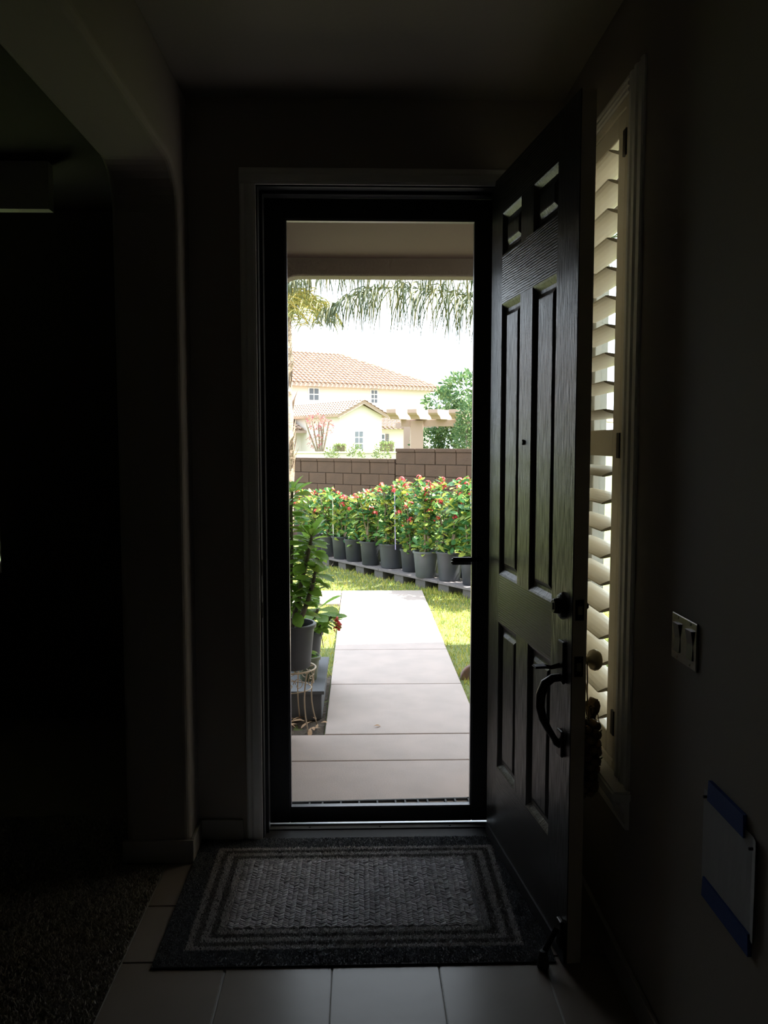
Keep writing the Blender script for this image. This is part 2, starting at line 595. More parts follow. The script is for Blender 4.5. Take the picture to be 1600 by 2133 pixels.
# jamb lining and stop
mb = MB()
mb.box(DX0, DX0 + .018, YF, YO + .02, -0.02, DZ).box(DX1 - .018, DX1, YF, YO + .02, -0.02, DZ).box(DX0, DX1, YF, YO + .02, DZ - .018, DZ)
mb.box(DX0 + .018, DX0 + .03, YF + .05, YF + .10, 0, DZ - .018).box(DX1 - .03, DX1 - .018, YF + .05, YF + .10, 0, DZ - .018)
mb.box(DX0 + .018, DX1 - .018, YF + .05, YF + .10, DZ - .03, DZ - .018)
jamb = mb.build('trim_2', mat('jamb_paint', (0.035, 0.037, 0.045), 0.45))
tag(jamb, kind='structure')
for z in (1.045, 0.885):
    MB().bevbox(DX0 + .014, DX0 + .0195, YF + .002, YF + .034, z - .03, z + .03, .0015).build('strike_plate', M_BRONZE, jamb)
# threshold
thr = empty('threshold', (0, YF, 0))
tag(thr, 'dark threshold with bright aluminium strip under the screen door', 'threshold', kind=None)
bevel(MB().box(DX0 + .018, DX1 - .018, YF + .002, YF + .125, -.03, .003).build('sill_board', M_RUBBER, thr), .001)
bevel(MB().box(DX0 + .018, DX1 - .018, YF + .070, YF + .096, .0025, .008).build('metal_strip', mat('dull_aluminium', (.16, .165, .17), .75), thr), .002)
MB().box(DX0 + .018, DX1 - .018, YF + .126, YO + .06, -.10, -.006).build('outer_sill', M_ALU, thr)
for x in (-.2, .075, .35):
    MB().lathe([(0.0, .0095), (.004, .0095), (.005, .007)], (x, YF + .083, 0), 10).build('screw', M_BRONZE, thr)

# ------------------------------------------------------------------ screen door
sd = empty('door_2', (0, 3.335, 0))
sd['kind'] = 'structure'
SX0, SX1, SZ0, SZ1 = -0.367, 0.527, 0.002, 2.425
GX0, GX1, GZ0, GZ1 = -0.2755, 0.4355, 0.066, 2.343
for nm, b in (('stile', (SX0, GX0 - .006, SZ0, SZ1)), ('stile', (GX1 + .006, SX1, SZ0, SZ1)), ('rail', (GX0 - .006, GX1 + .006, GZ1 + .006, SZ1)),
              ('rail', (GX0 - .006, GX1 + .006, SZ0, GZ0 - .006))):
    bevel(MB().box(b[0], b[1], 3.318, 3.352, b[2], b[3]).build(nm, M_BLACK, sd), .003)
for b in ((GX0 - .006, GX0, GZ0 - .006, GZ1 + .006), (GX1, GX1 + .006, GZ0 - .006, GZ1 + .006), (GX0, GX1, GZ1, GZ1 + .006), (GX0, GX1, GZ0 - .006, GZ0)):
    MB().box(b[0], b[1], 3.322, 3.348, b[2], b[3]).build('screen_bead', mat('bead_grey', (0.12, 0.12, 0.13), .35, metal=.5), sd)
MB().add([(GX0, 3.335, GZ0), (GX1, 3.335, GZ0), (GX1, 3.335, GZ1), (GX0, 3.335, GZ1)], [(0, 1, 2, 3)]).build('insect_screen', M_SCREEN, sd)
lv = MB().bevbox(0.352, 0.468, 3.268, 3.282, 1.052, 1.070, .005)
lv.tube([(0.462, 3.275, 1.061), (0.462, 3.318, 1.061)], .009, 10)
M_LEVER = mat('gloss_black', (.015, .015, .018), .12)
lever = smooth_angle(lv.build('lever_handle', M_LEVER, sd))
lv = MB().bevbox(0.362, 0.468, 3.386, 3.400, 1.024, 1.042, .005)
lv.tube([(0.462, 3.352, 1.033), (0.462, 3.393, 1.033)], .009, 10)
smooth_angle(lv.build('lever_handle', M_LEVER, sd))
bevel(MB().box(.452, .488, 3.308, 3.318, .97, 1.13).build('handle_plate', M_BLACK, sd), .004)
smooth_angle(MB().lathe([(0, -.014), (.011, -.014), (.012, 0)], (.47, 3.318, 1.0), 14, 'Y').build('lock_cylinder', M_BRONZE, sd))
for z in (.25, 1.25, 2.2):
    MB().tube([(SX0 + .004, 3.312, z - .05), (SX0 + .004, 3.312, z + .05)], .006, 8).build('hinge', M_BLACK, sd)

# ------------------------------------------------------------------ open front door
DP0, DP1 = Vector((.486, 3.205, 0)), Vector((.592, 2.312, 0))
du = (DP1 - DP0).normalized()
# local frame: +x along the leaf from the hinge, +y through its thickness to the room side (right), z up
door = empty('door_1', DP0, math.atan2(du.y, du.x))
door['kind'] = 'structure'
DL, DT, B0, B1 = 0.868, 0.044, 0.016, 2.446
cols = ((.135, .352), (.478, .700))
rows = ((.318, .862), (1.035, 1.997), (2.163, 2.309))


M_INNER = mat('inner_door_paint', (0.55, 0.49, 0.39), 0.5)


def dbox(name, x0, x1, z0, z1, m):
    MB().box(x0, x1, .003, DT, z0, z1).build('inner_' + name, M_INNER, door, local=True)
    return MB().box(x0, x1, 0, .003, z0, z1).build(name, m, door, local=True)


for x0, x1 in ((0, cols[0][0]), (cols[1][1], DL)):
    dbox('stile', x0, x1, B0, B1, M_GRAINV)
for r in rows:
    dbox('mullion', cols[0][1], cols[1][0], r[0], r[1], M_GRAINV)
zs = [B0] + [z for r in rows for z in r] + [B1]
for k in range(0, 8, 2):
    dbox('rail', cols[0][0], cols[1][1], zs[k], zs[k + 1], M_GRAINH)


def panel(c, r):
    """sticking slope, groove and raised field, on both faces"""
    x0, x1, z0, z1 = c[0], c[1], r[0], r[1]
    for sgn, base, nm, m in ((1, 0, 'panel', M_GRAINV), (-1, DT, 'inner_panel', M_INNER)):
        mb = MB()
        lv = [(0, 0), (.006, .003), (.020, .013), (.030, .014), (.034, .013), (.046, .006), (.05, .0055)]
        vs = []
        for i, d in lv:
            y = base + sgn * d
            vs += [(x0 + i, y, z0 + i), (x1 - i, y, z0 + i), (x1 - i, y, z1 - i), (x0 + i, y, z1 - i)]
        fs = []
        for k in range(len(lv) - 1):
            for q in range(4):
                fs.append((k * 4 + q, k * 4 + (q + 1) % 4, k * 4 + 4 + (q + 1) % 4, k * 4 + 4 + q))
        e = (len(lv) - 1) * 4
        fs.append((e, e + 1, e + 2, e + 3))
        mb.add(vs, fs)
        mb.build(nm, m, door, local=True)


for c in cols:
    for r in rows:
        panel(c, r)
# weather sweep along the bottom
MB().box(.01, DL - .004, -.006, .002, .013, .05).build('door_sweep', M_RUBBER, door, local=True)
# hinges
for z in (.25, .95, 1.6, 2.25):
    MB().tube([(-.004, DT + .004, z - .05), (-.004, DT + .004, z + .05)], .007, 10).build('hinge', M_BRONZE, door, local=True)
# peephole
ph = smooth_angle(MB().lathe([(0, -.006), (.007, -.006), (.009, -.003), (.009, 0)], (.405, 0, 1.511), 16, 'Y').build('peephole', M_BRONZE, door, local=True))
MB().lathe([(0, -.0068), (.005, -.0062), (.005, -.005)], (.405, 0, 1.511), 12, 'Y').build('lens', M_GLASS, ph, local=True)
# deadbolt
db = MB().lathe([(.0, -.030), (.018, -.030), (.021, -.027), (.023, -.014), (.033, -.011), (.035, 0)], (.795, 0, 1.045), 24, 'Y')
db.lathe([(.030, -.013), (.038, -.006), (.040, 0)], (.795, 0, 1.045), 8, 'Y')
deadbolt = smooth_angle(db.build('deadbolt', M_BRONZE, door, local=True))
MB().box(.792, .798, -.0325, -.029, 1.035, 1.055).build('keyhole', M_BLACK, deadbolt, local=True)
tb = MB().lathe([(.033, DT), (.031, DT + .008), (.012, DT + .012), (.010, DT + .02), (0, DT + .02)], (.795, 0, 1.045), 20, 'Y')
tb.bevbox(.775, .815, DT + .018, DT + .027, 1.036, 1.054, .003)
smooth_angle(tb.build('thumb_turn', M_BRONZE, door, local=True))
# faceplates with bolts in the free edge
for z, nm in ((1.045, 'bolt_plate'), (.885, 'latch_plate')):
    pl = bevel(MB().box(DL - .001, DL + .0012, .009, .035, z - .029, z + .029).build(nm, M_BRONZE, door, local=True), .0008)
    MB().prism([(DL + .001, .014), (DL + .001, .030), (DL + .011, .024), (DL + .011, .014)], z - .011, z + .011, 'Z').build('latch', M_BRASS, pl, local=True)
# grip handle set
hs = bevel(MB().box(.778, .826, -.009, 0, .822, .945).build('handle_plate', M_BRONZE, door, local=True), .006)
mb = MB()
mb.tube([(.802, -.009, .873), (.802, -.035, .868), (.802, -.055, .872)], [.008, .006, .006], 8)
mb.bevbox(.785, .819, -.088, -.05, .869, .876, .003)
smooth_angle(mb.build('thumb_latch', M_BRONZE, hs, local=True))
path = [(.802, -.004, .838), (.802, -.030, .836), (.802, -.052, .822), (.802, -.064, .79), (.802, -.066, .755), (.802, -.058, .72), (.802, -.042, .69), (.802, -.024, .662), (.802, -.016, .648), (.802, -.004, .64)]
mb = MB().tube(path, [.011, .012, .0135, .0135, .0135, .012, .0105, .009, .011, .012], 12)
for i, v in enumerate(mb.v):
    mb.v[i] = (.802 + (v[0] - .802) * 1.25, v[1], v[2])
smooth_angle(mb.build('grip', M_BRONZE, hs, local=True), 60)
bevel(MB().box(.780, .824, -.009, 0, .607, .684).build('lower_plate', M_BRONZE, hs, local=True), .006)
# inner knob
kb = MB().lathe([(.034, DT), (.034, DT + .004), (.028, DT + .009), (.013, DT + .012), (.011, DT + .028), (.017, DT + .034), (.027, DT + .040),
                 (.031, DT + .050), (.030, DT + .058), (.024, DT + .066), (.012, DT + .070), (0, DT + .071)], (.802, 0, .885), 28, 'Y')
smooth_angle(kb.build('knob', M_BRASS, door, local=True), 50)
# kick-down door holder near the free corner, its arm down on the tiles
kd = bevel(MB().box(.815, .85, -.012, 0, .05, .13).build('door_holder', M_BRONZE, door, local=True), .003)
MB().tube([(.833, -.016, .105), (.838, -.035, .075), (.848, -.058, .045)], [.009, .008, .008], 10).build('holder_arm', M_BRONZE, kd, local=True)
MB().lathe([(0, .001), (.016, .001), (.018, .006), (.015, .03), (.010, .05), (0, .052)], (.850, -.062, 0), 16).build('rubber_foot', M_RUBBER, kd, local=True)

# hanging bunch of bells on the inner knob
DM = Matrix.Translation(DP0) @ Matrix.Rotation(math.atan2(du.y, du.x), 4, 'Z')


def dw(x, y, z):
    return DM @ Vector((x, y, z))


orn = empty('bell_bunch', dw(.80, .082, .50))
tag(orn, 'brown ribbon and string with a bunch of dull bells hanging from the door knob', 'door ornament')
c0 = dw(.802, DT + .024, .885)
cord = MB()
for s_ in (-1, 1):
    cord.tube([dw(.802, DT + .022, .899), dw(.802 + s_ * .017, DT + .022, .885), dw(.802 + s_ * .012, DT + .026, .84), dw(.80, .076, .785), dw(.80, .080, .74)], .0022, 6)
cord.tube([dw(.80, .08, .75), dw(.80, .082, .52)], .003, 6)
cord.build('cord', M_CORD, orn)
rr = random.Random(3)
bow = MB()
for k in range(9):
    a = k * 0.7 + .2
    rad = .020 + .014 * rr.random()
    pts = []
    for t in range(9):
        th = 2 * math.pi * t / 8
        pts.append((rad * (1 - math.cos(th)) * .7, rad * math.sin(th) * .8))
    vs = []
    for (u, w) in pts:
        for e in (-.009, .009):
            vs.append(dw(.80 + u * math.cos(a) * .8 + e * math.sin(a), .084 + abs(u * math.sin(a)) * .6 + e * .4, .735 + w + u * math.sin(a) * .7))
    bow.add(vs, [(2 * i, 2 * i + 1, 2 * i + 3, 2 * i + 2) for i in range(8)])
bo = bow.build('bow', M_RIBBON, orn)
bo.modifiers.new('thickness', 'SOLIDIFY').thickness = .0012
for k in range(6):
    tl = MB()
    dx, dy, ln = rr.uniform(-.03, .045), rr.uniform(-.005, .03), rr.uniform(.10, .17)
    vs = []
    for t in range(7):
        f = t / 6
        wv = .006 * math.sin(f * 7 + k)
        for e in (-.008, .008):
            vs.append(dw(.80 + dx * f + e, .088 + dy * f ** .6 + wv, .73 - ln * f))
    tl.add(vs, [(2 * i, 2 * i + 1, 2 * i + 3, 2 * i + 2) for i in range(6)])
    t_ = tl.build('ribbon_tail', M_RIBBON, orn)
    t_.modifiers.new('thickness', 'SOLIDIFY').thickness = .0012
bell = MB().lathe([(0, .0145), (.006, .0135), (.0115, .008), (.0135, .001), (.0142, 0), (.0135, -.001), (.0115, -.0085), (.006, -.0135), (0, -.0145)], n=14)
bell.tube([(0, 0, .013), (0, .004, .017), (0, 0, .021), (0, -.004, .017), (0, 0, .013)], .0011, 5)
bm_ = bell.mesh('bell', M_BELL, True)
off = Vector(orn.location)
for k in range(58):
    f = k / 57
    z = .705 - .215 * f
    spread = .034 * (1 - .55 * abs(f - .35))
    a = k * 2.399
    p = dw(.80 + spread * math.cos(a) * rr.uniform(.6, 1.1), max(.062, .084 + spread * math.sin(a) * .75), z)
    inst(bm_, 'bell', orn, Matrix.Translation(p - off) @ Euler((rr.uniform(-1, 1), rr.uniform(-1, 1), rr.uniform(0, 6))).to_matrix().to_4x4())

# ------------------------------------------------------------------ window with shutters in the right wall
def flute(w, d):
    return [(0, 0), (0, d), (w * .08, d + .004), (w * .2, d + .004), (w * .26, d), (w * .36, d), (w * .42, d + .005), (w * .56, d + .005), (w * .62, d), (w * .74, d), (w * .8, d + .004), (w * .94, d + .004), (w, d), (w, 0)]


CW = .125
mb = MB()
mb.prism([(XR - d, WY0 - u) for u, d in flute(CW, .005)], WZ0, WZ1 + .045, 'Z')
mb.prism([(XR - d, WY1 + u) for u, d in flute(CW, .005)], WZ0, WZ1 + .045, 'Z')
for i in range(len(mb.v)):
    pass
mb.prism([(XR - d, WZ1 + u) for u, d in flute(.045, .005)], WY0, WY1, 'Y')
mb.bevbox(XR - .05, XR + .02, WY0 - CW - .01, WY1 + .12, WZ0 - .03, WZ0, .006)
mb.prism([(XR - d, WZ0 - .03 - u) for u, d in flute(.08, .01)], WY0 - CW, WY1 + .1, 'Y')
tag(mb.build('trim_4', M_TRIM), kind='structure')

win = empty('window_1', (XR + .088, (WY0 + WY1) / 2, WZ0))
win['kind'] = 'structure'
for b in ((WY0, WY0 + .045, WZ0, WZ1), (WY1 - .045, WY1, WZ0, WZ1), (WY0 + .045, WY1 - .045, WZ0, WZ0 + .045), (WY0 + .045, WY1 - .045, WZ1 - .045, WZ1)):
    bevel(MB().box(XR + .066, XR + WT, *b).build('window_frame', M_VINYL, win), .003)
bevel(MB().box(XR + .070, XR + .105, WY0 + .045, WY1 - .045, 1.49, 1.53).build('meeting_rail', M_VINYL, win), .003)
for z0, z1 in ((WZ0 + .045, 1.49), (1.53, WZ1 - .045)):
    MB().box(XR + .086, XR + .090, WY0 + .045, WY1 - .045, z0, z1).build('pane', M_GLASS, win)

sh = empty('plantation_shutter', (XR + .005, (WY0 + WY1) / 2, WZ0))
tag(sh, 'cream plantation shutter with tilted louvers in the window behind the open door', 'shutter')
fx0, fx1 = XR - .004, XR + .045
for b in ((WY0 + .001, WY0 + .03, WZ0 + .001, WZ1 - .001), (WY1 - .03, WY1 - .001, WZ0 + .001, WZ1 - .001), (WY0 + .03, WY1 - .03, WZ0 + .001, WZ0 + .028), (WY0 + .03, WY1 - .03, WZ1 - .028, WZ1 - .001)):
    bevel(MB().box(fx0, fx1, *b).build('shutter_frame', M_SHUT, sh), .003)
px0, px1 = XR - .002, XR + .026
ya, yb = WY0 + .032, WY1 - .032
for b in ((ya, ya + .068, WZ0 + .03, WZ1 - .03), (yb - .05, yb, WZ0 + .03, WZ1 - .03)):
    bevel(MB().box(px0, px1, *b).build('stile', M_SHUT, sh), .003)
for z0, z1 in ((WZ0 + .03, .655), (1.470, 1.548), (2.365, WZ1 - .03)):
    bevel(MB().box(px0, px1, ya + .068, yb - .05, z0, z1).build('rail', M_SHUT, sh), .003)
LL = (yb - ya) - .122
lm = MB()
sec = []
for k in range(16):
    a = 2 * math.pi * k / 16
    sec.append((.0445 * math.cos(a), .0055 * math.sin(a)))
lm.prism(sec, -LL / 2, LL / 2, 'Y')
lme = lm.mesh('louver', M_SHUT)
off = Vector(sh.location)
for k in range(10):
    z = 2.325 - k * (2.325 - 1.596) / 9
    inst(lme, 'louver', sh, Matrix.Translation(Vector(((px0 + px1) / 2, (ya + yb) / 2 + .009, z)) - off) @ Matrix.Rotation(math.radians(13), 4, 'Y'))
for k in range(10):
    z = 1.424 - k * (1.424 - .702) / 9
    inst(lme, 'louver', sh, Matrix.Translation(Vector(((px0 + px1) / 2, (ya + yb) / 2 + .009, z)) - off) @ Matrix.Rotation(math.radians(-16), 4, 'Y'))
for z in (2.332, 1.502, .701):
    bevel(MB().box(px0 - .006, px0 + .004, WY0 + .016, WY0 + .044, z - .036, z + .036).build('hinge', M_BRONZE, sh), .002)

# window of the left room, shutters nearly closed
w2 = empty('window_2', ((V2X0 + V2X1) / 2, 4.77, V2Z0))
w2['kind'] = 'structure'
for b in ((V2X0, V2X0 + .04, V2Z0, V2Z1), (V2X1 - .04, V2X1, V2Z0, V2Z1), (V2X0 + .04, V2X1 - .04, V2Z0, V2Z0 + .04), (V2X0 + .04, V2X1 - .04, V2Z1 - .04, V2Z1)):
    MB().box(b[0], b[1], 4.79, 4.85, b[2], b[3]).build('window_frame', M_VINYL, w2)
MB().box(V2X0 + .04, V2X1 - .04, 4.818, 4.822, V2Z0 + .04, V2Z1 - .04).build('pane', M_GLASS, w2)
s2 = empty('window_shutter', ((V2X0 + V2X1) / 2, 4.715, V2Z0))
tag(s2, 'almost closed shutter with thin bright slits in the dark left room', 'shutter')
for b in ((V2X0 + .001, V2X0 + .03, V2Z0 + .001, V2Z1 - .001), (V2X1 - .006, V2X1 - .001, V2Z0 + .001, V2Z1 - .001), (V2X0 + .03, V2X1 - .006, V2Z0 + .001, V2Z0 + .012), (V2X0 + .03, V2X1 - .006, V2Z1 - .03, V2Z1 - .001)):
    MB().box(b[0], b[1], 4.702, 4.728, b[2], b[3]).build('stile' if b[3] - b[2] > 1 else 'rail', M_SHUT, s2)
l2 = MB()
l2.prism([(.0445 * math.cos(2 * math.pi * k / 12), .0055 * math.sin(2 * math.pi * k / 12)) for k in range(12)], V2X0 + .032, V2X1 - .008, 'X')
l2me = l2.mesh('louver', M_SHUT)
for k in range(16):
    z = V2Z0 + .045 + k * .076
    inst(l2me, 'louver', s2, Matrix.Translation((-s2.location.x, 0, z - V2Z0)) @ Matrix.Rotation(math.radians(-52), 4, 'X'))

# ------------------------------------------------------------------ switch plate and taped paper on the right wall
sw = empty('light_switch', (XR, 1.89, 1.01))
tag(sw, 'double rocker light switch with reflective plate on the right wall', 'light switch')
bevel(MB().box(XR - .006, XR, 1.815, 1.965, 1.010, 1.118).build('switch_plate', M_PLATE, sw), .004)
for y in (1.852, 1.928):
    r_ = MB().prism([(XR - .006, 1.031), (XR - .0085, 1.031), (XR - .0065, 1.064), (XR - .012, 1.097), (XR - .006, 1.097)], y - .017, y + .017, 'Y').build('rocker', M_ROCK, sw)
    for z in (1.019, 1.109):
        MB().lathe([(0, -.0072), (.003, -.007), (.0034, -.006)], (XR, y, z), 10, 'X').build('screw', M_BRASS, sw)
pa = empty('taped_paper', (XR, 1.63, .58))
tag(pa, 'white sheet of paper held to the wall with two strips of blue tape', 'paper')
vs, fs = [], []
NX, NZ = 12, 6
for i in range(NX + 1):
    for j in range(NZ + 1):
        y, z = 1.757 - .248 * i / NX, .578 + .199 * j / NZ
        x = XR - .003 - .0006 * math.sin(i * .9 + j * .5) ** 2 - (.004 if i > NX - 1 else 0)
        vs.append((x, y, z))
for i in range(NX):
    for j in range(NZ):
        a = i * (NZ + 1) + j
        fs.append((a, a + 1, a + NZ + 2, a + NZ + 1))
po = MB().add(vs, fs).build('sheet', M_PAPER, pa)
po.modifiers.new('thickness', 'SOLIDIFY').thickness = .0006
for z0, z1, ya_, yb_ in ((.760, .806, 1.56, 1.73), (.545, .590, 1.525, 1.745)):
    MB().add([(XR - .0085, ya_, z0), (XR - .0085, yb_, z0 + .002), (XR - .0085, yb_ - .004, z1), (XR - .0085, ya_ + .003, z1 - .002),
              (XR - .0005, ya_, z0), (XR - .0005, yb_, z0 + .002), (XR - .0005, yb_ - .004, z1), (XR - .0005, ya_ + .003, z1 - .002)],
             [(0, 1, 2, 3), (7, 6, 5, 4), (0, 4, 5, 1), (1, 5, 6, 2), (2, 6, 7, 3), (3, 7, 4, 0)]).build('tape', M_TAPE, pa)
for y, z in ((1.742, .764), (1.527, .755)):
    MB().lathe([(0, -.012), (.003, -.012), (.003, -.002)], (XR, y, z), 10, 'X').build('pin', M_BLACK, pa)

# ------------------------------------------------------------------ entrance rug
RX0, RX1, RY0, RY1 = -.605, .568, 2.372, 3.177
rug = empty('entrance_rug', ((RX0 + RX1) / 2, (RY0 + RY1) / 2, 0))
tag(rug, 'slate grey rug with striped border and herringbone middle in front of the door', 'rug')
bevel(MB().box(RX0, RX1, RY0, RY1, 0.0005, .006).build('backing', M_RUBBER, rug), .002)
RLOC = rug.location


def frame_pts(i0, i1, dens):
    w, d = RX1 - RX0, RY1 - RY0
    n_ = int(w * d * dens)
    x = RNG.uniform(RX0 + .004, RX1 - .004, n_)
    y = RNG.uniform(RY0 + .004, RY1 - .004, n_)
    jit = RNG.normal(0, .0016, n_)
    e = np.minimum(np.minimum(x - RX0, RX1 - x), np.minimum(y - RY0, RY1 - y)) + jit
    k = (e >= i0) & (e < i1)
    return np.stack([x[k], y[k], np.full(k.sum(), .0055)], 1)


D = 110000
for nm, i0, i1, m_, h_ in (('border_pile', 0, .080, M_RUGD, .0045), ('stripe', .080, .100, M_RUGL, .0048), ('stripe_gap', .100, .120, M_RUGB, .005),
                           ('stripe', .120, .143, M_RUGL, .0048), ('stripe_gap', .143, .163, M_RUGB, .005), ('stripe', .163, .186, M_RUGL, .0048),
                           ('field_pile', .186, 1, M_RUGB, .002)):
    tufts(nm, frame_pts(i0, i1, D if nm != 'field_pile' else 70000), h_, .0026, m_, rug, RLOC)['kind'] = 'stuff'
# herringbone ribs
fx0_, fx1_, fy0, fy1 = RX0 + .19, RX1 - .19, RY0 + .19, RY1 - .19
V, Fq = [], []
cwid, pitch = .017, .0090
ncol = int((fx1_ - fx0_) / cwid)
for c in range(ncol):
    xa = fx0_ + c * cwid
    s_ = 1 if c % 2 else -1
    y = fy0
    while y < fy1:
        o = len(V)
        jx, jy, jz = RNG.normal(0, .0012), RNG.normal(0, .0012), RNG.uniform(-.001, .0015)
        xb = xa + cwid * 1.02
        ya_, yb_ = (y, y + cwid * .62) if s_ > 0 else (y + cwid * .62, y)
        hw = .0029
        for (xx, yy) in ((xa, ya_), (xb, yb_)):
            V.append((xx + jx, yy - hw + jy, .006))
            V.append((xx + jx, yy - hw * .55 + jy, .0102 + jz))
            V.append((xx + jx, yy + hw * .55 + jy, .0106 + jz))
            V.append((xx + jx, yy + hw + jy, .006))
        Fq += [(o, o + 1, o + 5, o + 4), (o + 1, o + 2, o + 6, o + 5), (o + 2, o + 3, o + 7, o + 6), (o, o + 3, o + 2, o + 1), (o + 4, o + 5, o + 6, o + 7)]
        y += pitch
Fq = [f for f in Fq if len(set(f)) == 4]
M_HB = yarn('herringbone_yarn', [(0.45, .425, .445), (.70, .67, .69), (.90, .87, .89)])
soup('herringbone_ribs', V, Fq, M_HB, rug, RLOC)['kind'] = 'stuff'
#--OUTDOORS--
# ================================================================== THE PORCH AND YARD
ZG = -0.17
tag(MB().box(-60, 60, -20, 140, -0.6, ZG - .03).build('ground', M_LAWN), kind='structure')
porch = empty('porch_floor', (0, 3.4, ZG))
porch['kind'] = 'structure'
for x0, x1, y0, y1 in ((XL, .90, YO + .062, 4.434), (.906, 3.04, 1.0, 4.434), (XL, .90, 4.442, 4.846), (.906, 3.04, 4.442, 4.846)):
    bevel(MB().box(x0, x1, y0, y1, ZG - .12, ZG).build('slab', M_CONC, porch), .006)
walk = empty('walkway', (0.24, 4.85, ZG))
walk['kind'] = 'structure'
ys = [4.854, 5.888, 6.893, 7.9, 8.905, 9.70]
for k in range(5):
    bevel(MB().box(-.208, .706, ys[k] + .004, ys[k + 1] - .004, ZG - .12, ZG).build('slab', M_CONC, walk), .006)
for k in range(4):
    x1 = -.216 - k * 1.0
    bevel(MB().box(x1 - .99, x1, 8.909, 9.70, ZG - .12, ZG).build('slab', M_CONC, walk), .006)
tag(MB().box(XL, 1.15, YO, 5.25, 2.50, 2.62).build('porch_ceiling', mat('porch_boards', (.125, .082, .068), .8)), kind='structure')
mb = MB()
mb.prism([(-.842, 2.76), (1.12, 2.76), (1.12, -.3), (.88, -.3), (.88, 2.405), (-.33, 2.405)] + [(-.33 - .12 * math.sin(a), 2.285 + .12 * math.cos(a)) for a in [math.pi / 2 * k / 8 for k in range(1, 9)]] + [(-.45, -.3), (-.842, -.3)], 4.72, 4.84, 'Y')
tag(bevel(mb.build('porch_beam', M_STUCCO), .012, 3, 50), kind='structure')
# low tiled roof over the whole front
mb = MB().prism([(5.35, 2.66), (5.35, 2.78), (3.2, 3.45), (3.2, 3.33)], -6, 1.25, 'X')
mb.prism([(3.2, 3.33), (3.2, 3.45), (-3.2, 5.4), (-3.2, 5.28)], -6, .95, 'X')
tag(mb.build('roof', M_ROOF), kind='structure')
tag(MB().box(3.05, 14, -5, 7.35, -.3, 6.3).build('wall_shade_wing', mat('shade_wing_stucco', (.62, .52, .40), .9)), kind='structure')  # unseen block added to shade the near walk and the side window

# outdoor mat of open rubber links, far edge just above the sill
pl_, pr_ = at_z(605, 1675, ZG), at_z(979, 1665.5, ZG)
ang = math.atan2(pr_.y - pl_.y, pr_.x - pl_.x)
om = empty('rubber_doormat', (pl_.x - .06, pl_.y, ZG), ang)
tag(om, 'openwork black rubber doormat on the porch just outside the sill', 'doormat')
MW, MD = .90, .42
mb = MB()
for b in ((0, MW, -.010, 0), (0, MW, -MD, -MD + .010), (0, .01, -MD, 0), (MW - .01, MW, -MD, 0)):
    mb.box(b[0], b[1], b[2], b[3], 0.001, .012)
mb.build('rim', M_RUBBER, om, local=True)
r3 = random.Random(5)
for j in range(9):
    y = -.010 - (MD - .02) * (j + 1) / 10
    MB().box(.01, MW - .01, y - .003, y + .003, .001, .011).build('link_bar', M_RUBBER, om, local=True)
for j in range(10):
    x = .03 + r3.uniform(0, .05)
    while x < MW - .03:
        y = -.010 - (MD - .02) * j / 10
        MB().box(x, x + .008, y - (MD - .02) / 10, y, .001, .011).build('link', M_RUBBER, om, local=True)
        x += r3.choice((.045, .06, .085))

# soil strip by the porch and lawn blades
def scatter(n_, x0, x1, y0, y1):
    return np.stack([RNG.uniform(x0, x1, n_), RNG.uniform(y0, y1, n_)], 1)


vs, fs = [], []
NS = 24
for i in range(NS + 1):
    for j in range(NS + 1):
        x, y = -1.25 + 1.035 * i / NS, 4.85 + 1.4 * j / NS
        vs.append((x, y, ZG - .035 + .03 * random.random()))
for i in range(NS):
    for j in range(NS):
        a = i * (NS + 1) + j
        fs.append((a, a + 1, a + NS + 2, a + NS + 1))
tag(MB().add(vs, fs).build('soil_bed', M_SOIL), 'dark soil of the narrow bed left of the walkway', 'soil', kind='stuff')
Q = np.concatenate([scatter(24000, .712, 3.0, 4.86, 9.9), scatter(16000, -2.5, 3.2, 9.71, 12.6), scatter(12000, -2.5, -.214, 6.1, 8.9)])
Q = Q[(Q[:, 0] - .2) * .62 + (Q[:, 1] - 11.0) * .78 < .25]
nb = len(Q)
hgt = RNG.uniform(.02, .055, nb)
a = RNG.uniform(0, math.pi, nb)
wd = RNG.uniform(.002, .0045, nb) * np.where(Q[:, 1] > 9, 1.6, 1.0)
V = np.zeros((nb, 3, 3))
V[:, 0, 0] = Q[:, 0] - wd * np.cos(a)
V[:, 0, 1] = Q[:, 1] - wd * np.sin(a)
V[:, 1, 0] = Q[:, 0] + wd * np.cos(a)
V[:, 1, 1] = Q[:, 1] + wd * np.sin(a)
V[:, :2, 2] = ZG - .03
V[:, 2, :2] = Q + RNG.normal(0, .018, (nb, 2))
V[:, 2, 2] = ZG - .03 + hgt
lawn = soup('lawn', V.reshape(-1, 3), np.arange(nb * 3).reshape(-1, 3), M_GRASS)
tag(lawn, 'short yellow-green grass on both sides of the concrete walk', 'grass', kind='stuff')


# ------------------------------------------------------------------ leaves and flowers
def leaf_geo(L, W, fold=.25, droop=.25):
    """folded spoon-shaped leaf from the origin along +x, 8 quads"""
    st = [(0, .06), (.2, .30), (.45, .80), (.7, 1.0), (.88, .72), (1.0, .05)]
    vs, fs = [], []
    for t, w in st:
        z = -droop * L * t * t
        vs += [(L * t, -W / 2 * w, z + fold * W / 2 * w), (L * t, 0, z), (L * t, W / 2 * w, z + fold * W / 2 * w)]
    for k in range(len(st) - 1):
        o = 3 * k
        fs += [(o, o + 1, o + 4, o + 3), (o + 1, o + 2, o + 5, o + 4)]
    return np.array(vs), np.array(fs)


LG = [leaf_geo(1, .40, .3, .10), leaf_geo(1, .36, .35, .3), leaf_geo(1, .45, .2, .2)]


